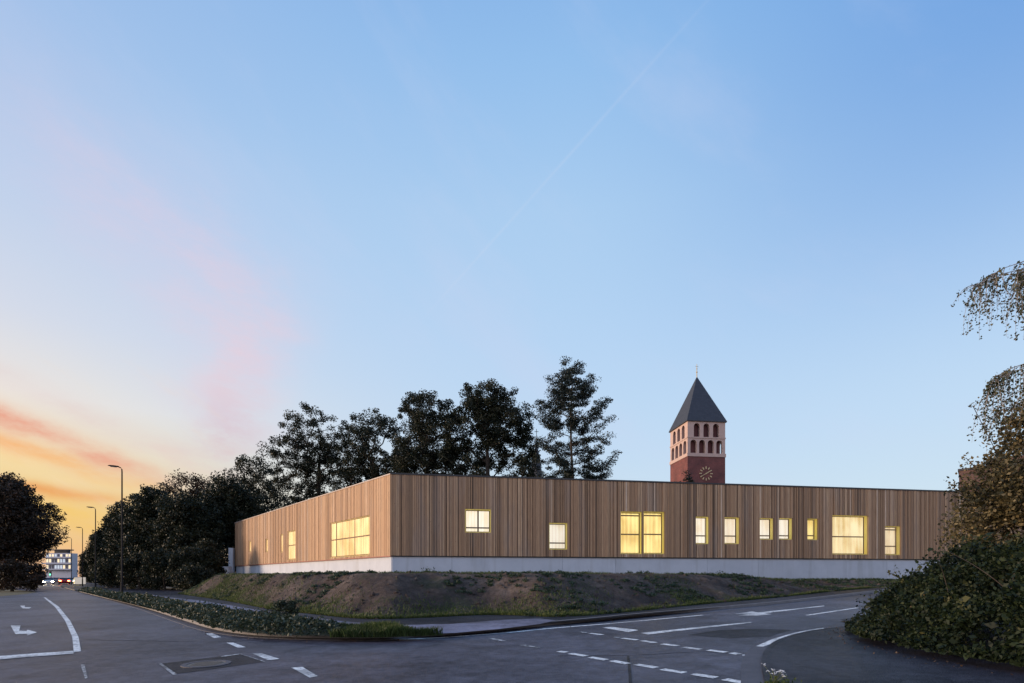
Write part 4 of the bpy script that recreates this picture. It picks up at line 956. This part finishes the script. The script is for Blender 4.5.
hedge_px = [(96, 594.6), (122, 597.2), (150, 600), (180, 606.5), (213, 612.5), (250, 618.5), (276, 622), (300, 625.5), (345, 632), (352, 637), (300, 637.2), (250, 634.3), (213, 628.6), (185, 619.6), (142, 605.8), (113, 598.8), (100, 596.8)]
def build_hedge():
    rs = np.random.RandomState(101); poly = [gp(p[0], p[1], .12) for p in hedge_px]
    poly = [(-46, 53.0), (-44.5, 53.5)] + poly[1:-1]
    b = Vector(gp(260, 630, .12)); T = thing('low_hedge', 'long low clipped hedge along the kerb between road and path', 'hedge', (b.x, b.y, .12))
    q = poly_pts(rs, poly, 60000); near = rs.rand(len(q)) < np.clip(16/np.hypot(q[:, 0], q[:, 1]), .25, 1); q = q[near]
    # distance to the outline for rounded flanks
    A = np.array(poly); B = np.roll(A, -1, 0); dm = np.full(len(q), 9.0)
    for a, c in zip(A, B):
        ab = c-a; tt = np.clip(((q-a)@ab)/(ab@ab+1e-9), 0, 1); dm = np.minimum(dm, np.linalg.norm(q-(a+tt[:, None]*ab), axis=1))
    n1 = np.array([mnoise.noise(Vector((x*1.1, y*1.1, 0))) for x, y in q]); n2 = np.array([mnoise.noise(Vector((x*3.5, y*3.5, 2))) for x, y in q])
    h = np.clip(dm/.38, 0, 1)**.5*(.31+.12*n1+.09*n2); z = h*rs.uniform(.0, 1, len(q))**.35 + rs.exponential(.03, len(q))
    P = np.stack([q[:, 0]-b.x, q[:, 1]-b.y, z], 1); tone = np.clip(.42+.4*n2+rs.normal(size=len(q))*.2, 0, 1)
    me = np_mesh('foliage', leaf_verts(rs, P, .085*rs.uniform(.6, 1.35, len(P))*np.clip(np.hypot(q[:, 0], q[:, 1])/18, 1, 2.2), .62, 0, .3), 4, tone, M['leaf_hedge']); o = link(bpy.data.objects.new('foliage', me)); o.parent = T
    # one plant that stands above the hedge
    c = Vector(gp(286, 622, .12)); T2 = thing('hedge_shrub', 'rounded leafy shrub standing up behind the low hedge', 'shrub', (c.x, c.y, .10)); T2.scale = (.8, .8, .74); bl = [(0, 0, .55, .55, .4, .45), (-.2, 0, .8, .3, .3, .22), (.2, .1, .62, .35, .3, .3)]
    cc = blob_points(rs, bl, 90, .3); P = np.repeat(cc, 26, axis=0); P = P+unit(rs, len(P))*rs.uniform(0, .14, (len(P), 1))
    tv = branches(rs, [(0, 0, 0), (.02, 0, .2), (0, .03, .4), (.03, 0, .7)], cc, .02, .004)
    for nm, V, tn, mm in (('stems', tv, np.full(len(tv)//4, .5), M['bark']), ('foliage', leaf_verts(rs, P, .085*rs.uniform(.6, 1.3, len(P)), .6), np.clip(rs.normal(.4, .22, len(P)), 0, 1), M['leaf_hedge'])):
        me = np_mesh(nm, V, 4, tn, mm); o = link(bpy.data.objects.new(nm, me)); o.parent = T2
build_hedge()

def build_grass():
    rs = np.random.RandomState(111); V = []; tn = []
    def lay(P, H, w, t_): V.append(blades(rs, P, H, w)); tn.append(np.clip(t_, 0, 1))
    # tongue of long grass at the end of the hedge
    poly = [gp(p[0], p[1], .12) for p in [(335, 630.5), (350, 631.2), (400, 634.4), (444, 634.6), (380, 637.6), (330, 637.6)]]
    q = poly_pts(rs, poly, 9000); P = np.column_stack([q, np.full(len(q), .12)]); n1 = np.array([mnoise.noise(Vector((x*1.2, y*1.2, 0))) for x, y in q])
    lay(P, np.clip(.27+.2*n1, .06, .5)*rs.uniform(.4, 1.1, len(q)), .008, .35+.4*n1+rs.normal(size=len(q))*.15)
    # verge between hedge and path
    poly = [gp(p[0], p[1], .12) for p in [(140, 596.5), (171, 600.6), (200, 606), (240, 613), (272, 617.5), (300, 623), (280, 622), (250, 618), (213, 612), (180, 606), (150, 600)]]
    q = poly_pts(rs, poly, 12000); P = np.column_stack([q, np.full(len(q), .12)]); lay(P, rs.uniform(.05, .2, len(q)), .012, rs.normal(.6, .2, len(q)))
    # foot of the mound, its crest, and patches on its flank
    def on_mound(n, jmean, jsd, gate, hmin, hmax, tmean, ilo=0, ihi=NU-1, sc=.45, wd=.012):
        i = rs.uniform(ilo, ihi, n); j = np.abs(rs.normal(jmean, jsd, n)) if jmean < 3 else rs.normal(jmean, jsd, n)
        P = mound_pt(i, np.clip(j, 0.8, NV-1.01)); k = np.array([mnoise.noise(Vector((x*sc, y*sc, 5))) for x, y, z in P])+rs.normal(size=n)*.12
        s = k > gate; P = P[s]; lay(P-np.array([0, 0, .02]), rs.uniform(hmin, hmax, len(P)), wd, rs.normal(tmean, .2, len(P)))
    on_mound(30000, 0, 3.2, -.05, .06, .2, .62); on_mound(20000, 0, 1.6, -.5, .05, .16, .75); on_mound(26000, 8, 7, -.05, .05, .18, .6, 60, 330, sc=.3)
    on_mound(30000, 50, 5, -.02, .06, .2, .3, sc=.22); on_mound(26000, 79, 4, -.1, .08, .28, .3, sc=.25)
    on_mound(42000, 26, 13, .21, .04, .16, .35, sc=.3); on_mound(30000, 22, 12, -.1, .04, .15, .5, 0, 190, sc=.35)
    V = np.concatenate(V); me = np_mesh('grass', V, 4, np.concatenate(tn), M['grass']); o = link(bpy.data.objects.new('grass', me)); tag(o, 'short rough grass along verge and mound', 'grass', kind='stuff')
    # leafy weeds
    P = []; T = []; Z = []
    i = rs.uniform(0, NU-1, 4200); j = np.clip(rs.normal(28, 16, 4200), 2, NV-2); Q = mound_pt(i, j)
    k = np.array([mnoise.noise(Vector((x*.33, y*.33, 15))) for x, y, z in Q]); Q = Q[k > .1]
    for c in Q:
        r = rs.uniform(.06, .24); n = int(60*r/.2); d = unit(rs, n); d[:, 2] = np.abs(d[:, 2])*.75; P.append(c+d*r*rs.uniform(.3, 1, (n, 1))); T.append(np.full(n, rs.uniform(.15, .8)))
    # taller plants on the crest
    for px, dp in ((427, .5), (447, .3), (722, .45), (738, .3), (562, .3), (585, .35), (640, .3), (815, .35), (870, .3)):
        best = None
        for ii in range(0, NU, 4):
            c = MG[ii, 48]; 
            if best is None or abs(CX+F*c[0]/c[1]-px) < abs(CX+F*best[0]/best[1]-px): best = c
        n = 150; d = unit(rs, n); d[:, 2] = np.abs(d[:, 2])*.8; P.append(best+d*dp*rs.uniform(.2, 1, (n, 1))); T.append(np.full(n, .3))
    P = np.concatenate(P); T = np.clip(np.concatenate(T)+rs.normal(size=len(P))*.15, 0, 1)
    me = np_mesh('weeds', leaf_verts(rs, P, .085*rs.uniform(.5, 1.5, len(P)), .5, 0, .3), 4, T, M['weed']); o = link(bpy.data.objects.new('weeds', me)); tag(o, 'low leafy weeds scattered over the bare mound', 'weeds', kind='stuff')
    # clods and pebbles on the bare earth
    n = 5200; i = rs.uniform(4, NU-4, n); j = np.clip(np.abs(rs.normal(20, 18, n)), 1, NV-3); Q = mound_pt(i, j); k = np.array([mnoise.noise(Vector((x*.5, y*.5, 25))) for x, y, z in Q]); Q = Q[k > -.25]; n = len(Q)
    dirs = np.array([(1, 0, 0), (0, 1, 0), (-1, 0, 0), (0, -1, 0), (0, 0, 1), (0, 0, -1)], float); tri = [(0, 1, 4), (1, 2, 4), (2, 3, 4), (3, 0, 4), (1, 0, 5), (2, 1, 5), (3, 2, 5), (0, 3, 5)]
    rad = rs.lognormal(-3.1, .55, (n, 1, 1)).clip(.015, .17); W = Q[:, None, :]+dirs[None]*rad*rs.uniform(.5, 1.25, (n, 6, 1))*np.array([1, 1, .7])+rs.normal(size=(n, 6, 3))*rad*.18
    V = np.stack([W[:, list(f)] for f in tri], 1).reshape(-1, 3); me = np_mesh('clods', V, 3, np.full(n*8, .5), M['earth']); o = link(bpy.data.objects.new('clods', me)); tag(o, 'earth clods and stones lying on the bare mound', 'clods', kind='stuff')
    # fallen leaves along the bush and kerbs
    P = []
    for k in range(520):
        if k < 260: an = rs.uniform(2.2, 4.6); rr = 1+abs(rs.normal())*.05; x, y = 11.4+4.62*rr*math.cos(an), 8.2+5.62*rr*math.sin(an); z = hz(x)+.056
        else:
            p = kerb_line[rs.randint(len(kerb_line)//4, len(kerb_line)*3//4)]; x, y = p.x+rs.normal()*.3, p.y-.25-abs(rs.normal())*.3; z = hz(x)+.014
        P.append((x, y, z))
    P = np.array(P); me = np_mesh('fallen_leaves', leaf_verts(rs, P, (.05*rs.uniform(.5, 1.2, len(P))), .6, 0, .9), 4, rs.uniform(0, 1, len(P)), M['dry']); o = link(bpy.data.objects.new('fallen_leaves', me)); tag(o, 'dry fallen leaves lying at the kerb and bush edge', 'leaves', kind='stuff')
build_grass()

def build_wildflower():
    rs = np.random.RandomState(121); b = gp(775, 690); T = thing('wildflower', 'white flowering wild plant growing out of the gutter crack', 'plant', (b[0], b[1], hz(b[0])+.05))
    mbx = MB(); V = []; LP = []; mp = MB()
    for k in range(11):
        an = rs.uniform(0, 6.28); L = rs.uniform(.04, .16); h = rs.uniform(.14, .30); tip = (math.cos(an)*L, math.sin(an)*L, h)
        mbx.tube([(0, 0, 0), (tip[0]*.3, tip[1]*.3, h*.5), tip], [.004, .003, .002], 5)
        for u in range(9):
            c = np.array(tip)+rs.normal(size=3)*np.array([.018, .018, .007]); 
            mp.add([c+np.array([math.cos(a)*.0085, math.sin(a)*.0085, (.003 if i % 2 else 0)]) for i, a in enumerate(np.linspace(0, 6.28, 7)[:-1])], [(0, 1, 2, 3, 4, 5)])
    mbx.build('stems', M['stem'], T); mp.build('blossoms', M['petal'], T)
    n = 220; P = np.column_stack([rs.normal(0.05, .10, n), rs.normal(.02, .08, n), np.abs(rs.normal(0, .05, n))+.01])
    me = np_mesh('foliage', leaf_verts(rs, P, .05*rs.uniform(.6, 1.4, n), .4), 4, rs.uniform(.2, .9, n), M['grass']); o = link(bpy.data.objects.new('foliage', me)); o.parent = T
build_wildflower()

# ------------------------------------------------------------------ street lamps
def build_lamps():
    spots = [(122.0, 36.0, 'nearest and tallest street lamp standing in the low hedge'), (95.5, 57.0, 'second street lamp in front of the dark street trees'), (82.5, 80.0, 'third street lamp behind the small distant tree'), (71.5, 101.0, 'farthest and smallest street lamp near the distant building')]
    H = 9.32; proto = None; an = math.atan2(-.62, -.78)
    for px, Y, lab in spots:
        X = (px-CX)/F*Y
        if proto is None:
            proto = T = thing('street_lamp', lab, 'street lamp', (X, Y, .1), an, 'street lamps along the main street')
            mb = MB(); mb.tube([(0, 0, 0), (0, 0, 1.1), (0, 0, 1.15), (0, 0, H-.25)], [.085, .085, .065, .045], 10); mb.build('pole', M['dark_metal'], T)
            mb = MB(); mb.tube([(0, 0, H-.28), (.01, 0, H-.06), (.08, 0, H+.04), (.20, 0, H+.08)], [.042, .04, .036, .034], 8); mb.build('arm', M['dark_metal'], T)
            mb = MB(); st_ = [(.16, .06, .045), (.24, .10, .065), (.46, .125, .07), (.70, .10, .055), (.80, .04, .025)]; vs = []; n = 10
            for x, ry, rz_ in st_:
                for k in range(n): a = 2*math.pi*k/n; vs.append((x, ry*math.cos(a), H+.085+.02*x+rz_*math.sin(a)*(1 if math.sin(a) > 0 else .55)))
            mb.add(vs, [(i*n+k, i*n+(k+1) % n, (i+1)*n+(k+1) % n, (i+1)*n+k) for i in range(len(st_)-1) for k in range(n)] + [tuple(range(n)), tuple(range((len(st_)-1)*n, len(st_)*n))])
            hd = mb.build('lamp_head', M['dark_metal'], T, smooth=True)
            mb = MB(); mb.box((.30, -.085, H+.036), (.66, .085, H+.046)); mb.build('lens', simple('unlit_lens', (.4, .4, .42), .2), hd)
            mb = MB(); mb.box((-.07, -.095, .55), (.07, -.07, .95)); mb.build('access_door', M['dark_metal'], T)
        else:
            c = copy_tree(proto); c.location = (X, Y, .1); c['label'] = lab
build_lamps()

# ------------------------------------------------------------------ far end of the street
def build_far():
    Y = 260.0
    x0, x1 = at(46, 577, Y).x, at(71, 577, Y).x; T = thing('office_building', 'distant pale office block with rows of lit windows at the street end', 'building', ((x0+x1)/2, Y, 0))
    z = lambda y: EYE+(HY-y)/F*Y
    wh = simple('white_render', (.42, .42, .48), .7, .08)
    rng2 = random.Random(3); lit = emis('lit_office_window', (1.0, .80, .5), 1.1); cool = emis('lit_office_window_cool', (.75, .85, 1.0), .7); dk = simple('office_dark_glass', (.05, .055, .08), .1)
    mb = MB(); mb.box((x0, Y, 0), (x1, Y+4, z(553.2))); mb.build('wall', wh, T, world=True)
    mb = MB(); mb.box((x0+3, Y+1.5, z(553.2)+.01), (x1-3.2, Y+3.4, z(550.3))); mb.box((x0+1.5, Y+.5, z(550.3)+.01), (x1-1.8, Y+3.8, z(549.2))); mb.build('roof', M['slate'], T, world=True)
    mb = MB()
    for y in (557.6, 563.6, 569.4): mb.box((x0-.9, Y-1.5, z(y)-.25), (x1+.9, Y-.02, z(y)+.35))
    mb.build('balcony', wh, T, world=True)
    for ya, yb in ((554.2, 556.6), (559.0, 562.4), (565.2, 568.6)):
        n = 9; w = (x1-x0)/n
        for i in range(n):
            mb = MB(); mb.box((x0+w*i+.25, Y-.06, z(yb)), (x0+w*(i+1)-.25, Y+.05, z(ya))); mb.build('window', rng2.choice((lit, cool, dk, dk, lit)), T, world=True)
    # traffic lights
    green = emis('green_lamp', (.1, 1.0, .45), 6.0); off = simple('unlit_signal_lamp', (.03, .02, .02), .3)
    proto = None
    for px, y, Yd, lab in ((50.5, 574.5, 120.0, 'traffic light showing green high above the distant road'), (59.5, 584.0, 112.0, 'lower traffic light showing green beside the distant cars')):
        X = (px-CX)/F*Yd; zt = EYE+(HY-y)/F*Yd
        T = thing('traffic_light', lab, 'traffic light', (X, Yd, 0), 0, 'traffic lights at the far crossing')
        mb = MB(); mb.tube([(0, .15, 0), (0, .15, zt+.9)], .06, 8); mb.build('pole', M['dark_metal'], T)
        mb = MB(); mb.box((-.2, -.1, zt-.3), (.2, .1, zt+.85)); mb.build('signal_head', M['black_gap'], T)
        for i, (zz, mm) in enumerate(((zt, green), (zt+.3, off), (zt+.6, off))):
            mb = MB(); mb.tube([(0, -.105, zz), (0, -.16, zz)], [.16, .15], 14); mb.build('lamp', mm, T)
    # lit sign
    Yd = 92.0; c = at(78.5, 581, Yd); T = thing('illuminated_sign', 'small yellow lit sign box on two posts by the distant road', 'sign', (c.x, c.y, 0)); zc = c.z
    mb = MB(); mb.box((-.75, -.14, zc-.42), (.75, .14, zc+.42)); mb.build('sign_box', emis('yellow_sign_light', (1.0, .72, .16), 2.2), T)
    mb = MB(); mb.box((-.8, -.18, zc+.424), (.8, .18, zc+.48)); mb.build('cap', M['dark_metal'], T)
    for sx in (-.55, .55):
        mb = MB(); mb.tube([(sx, 0, 0), (sx, 0, zc-.43)], .05, 8); mb.build('post', M['dark_metal'], T)
    Yd = 88.0; c = at(80.5, 588, Yd); T = thing('advert_board', 'pale lit advertising board under the yellow sign box', 'board', (c.x-.1, c.y, 0))
    mb = MB(); mb.box((-.95, -.08, .35), (.95, .08, 1.55)); mb.build('panel', emis('pale_advert_light', (1.0, .9, .82), .45), T)
    mb = MB(); mb.box((-1.02, -.1, 1.553), (1.02, .1, 1.62)); mb.box((-1.02, -.1, .28), (1.02, .1, .347)); mb.build('frame', M['dark_metal'], T)
    mb = MB(); mb.tube([(0, .02, 0), (0, .02, .28)], .07, 8); mb.build('post', M['dark_metal'], T)

def build_cars():
    hl = emis('headlight_glow', (1.0, .80, .50), 60.0); tl = emis('taillight_glow', (1.0, .12, .04), 40.0)
    glass = simple('car_glass', (.02, .022, .028), .06); tyre = simple('tyre_rubber', (.02, .02, .02), .8); rim = simple('wheel_rim', (.35, .35, .36), .3, metal=.8)
    paints = {}
    def car(lab, col, X, Y, heading):
        T = thing('car', lab, 'car', (X, Y, 0), heading, 'cars at the far end of the street')
        pm_ = simple('car_paint', col, .25, .05)
        # side outline, x forward
        side = [(-2.1, .38), (-2.16, .75), (-2.05, 1.0), (-1.55, 1.05), (-.95, 1.46), (.35, 1.48), (1.05, 1.02), (1.85, .90), (2.12, .72), (2.15, .40), (1.75, .30), (-1.75, .30)]
        bm = bmesh.new(); hw = .86
        L = [bm.verts.new((x, -hw*(.82 if z > 1.2 else 1), z)) for x, z in side]; Rr = [bm.verts.new((x, hw*(.82 if z > 1.2 else 1), z)) for x, z in side]
        bm.faces.new(L); bm.faces.new(Rr[::-1]); n = len(side)
        for i in range(n): bm.faces.new((L[i], Rr[i], Rr[(i+1) % n], L[(i+1) % n]))
        bmesh.ops.recalc_face_normals(bm, faces=bm.faces[:]); bmesh.ops.bevel(bm, geom=[e for e in bm.edges], offset=.05, segments=2, affect='EDGES')
        me = bpy.data.meshes.new('body'); bm.to_mesh(me); bm.free(); me.materials.append(pm_); o = link(bpy.data.objects.new('body', me)); o.parent = T
        mb = MB(); mb.add([(.42, -.66, 1.44), (.42, .66, 1.44), (1.03, .78, 1.06), (1.03, -.78, 1.06)], [(0, 1, 2, 3)]); mb.v = [(x+.03, y, z+.02) for x, y, z in mb.v]; mb.build('windscreen', glass, T)
        mb = MB(); mb.add([(-1.0, -.66, 1.43), (-1.0, .66, 1.43), (-1.53, .78, 1.09), (-1.53, -.78, 1.09)], [(0, 1, 2, 3)]); mb.v = [(x-.03, y, z+.02) for x, y, z in mb.v]; mb.build('rear_window', glass, T)
        for s in (-1, 1):
            mb = MB(); mb.add([(-1.3, s*.875, 1.06), (.85, s*.875, 1.06), (.3, s*.735, 1.40), (-.92, s*.735, 1.40)], [(0, 1, 2, 3)]); mb.build('side_window', glass, T)
            mb = MB(); mb.box((2.10, s*.62-.16, .62), (2.17, s*.62+.16, .78)); mb.build('headlight', hl, T)
            mb = MB(); mb.box((-2.19, s*.64-.15, .74), (-2.12, s*.64+.15, .92)); mb.build('taillight', tl, T)
            for x in (-1.35, 1.35):
                mb = MB(); mb.tube([(x, s*.72, .32), (x, s*.90, .32)], .32, 20); w = mb.build('wheel', tyre, T)
                mb = MB(); mb.tube([(x, s*.895, .32), (x, s*.915, .32)], .2, 14); mb.build('rim', rim, w)
    to_us = math.atan2(-.72, .69); away = math.atan2(.72, -.69)
    P = lambda px, Y: ((px-CX)/F*Y, Y)
    car('silver car with bright headlights coming down the middle of the street', (.45, .45, .47), *P(48, 100), to_us)
    car('dark car with headlights following behind the silver car', (.05, .05, .07), *P(42, 122), to_us)
    car('red car driving away with red tail lights nearest the yellow sign', (.35, .03, .03), *P(64, 104), away)
    car('white car with headlights between the red car and the advertising board', (.5, .5, .5), *P(70.5, 118), to_us)
    car('black car with red tail lights farthest down the street', (.03, .03, .035), *P(52.5, 150), away)
    car('grey car with red tail lights ahead of the red car', (.16, .16, .18), *P(56, 132), away)
build_far(); build_cars()
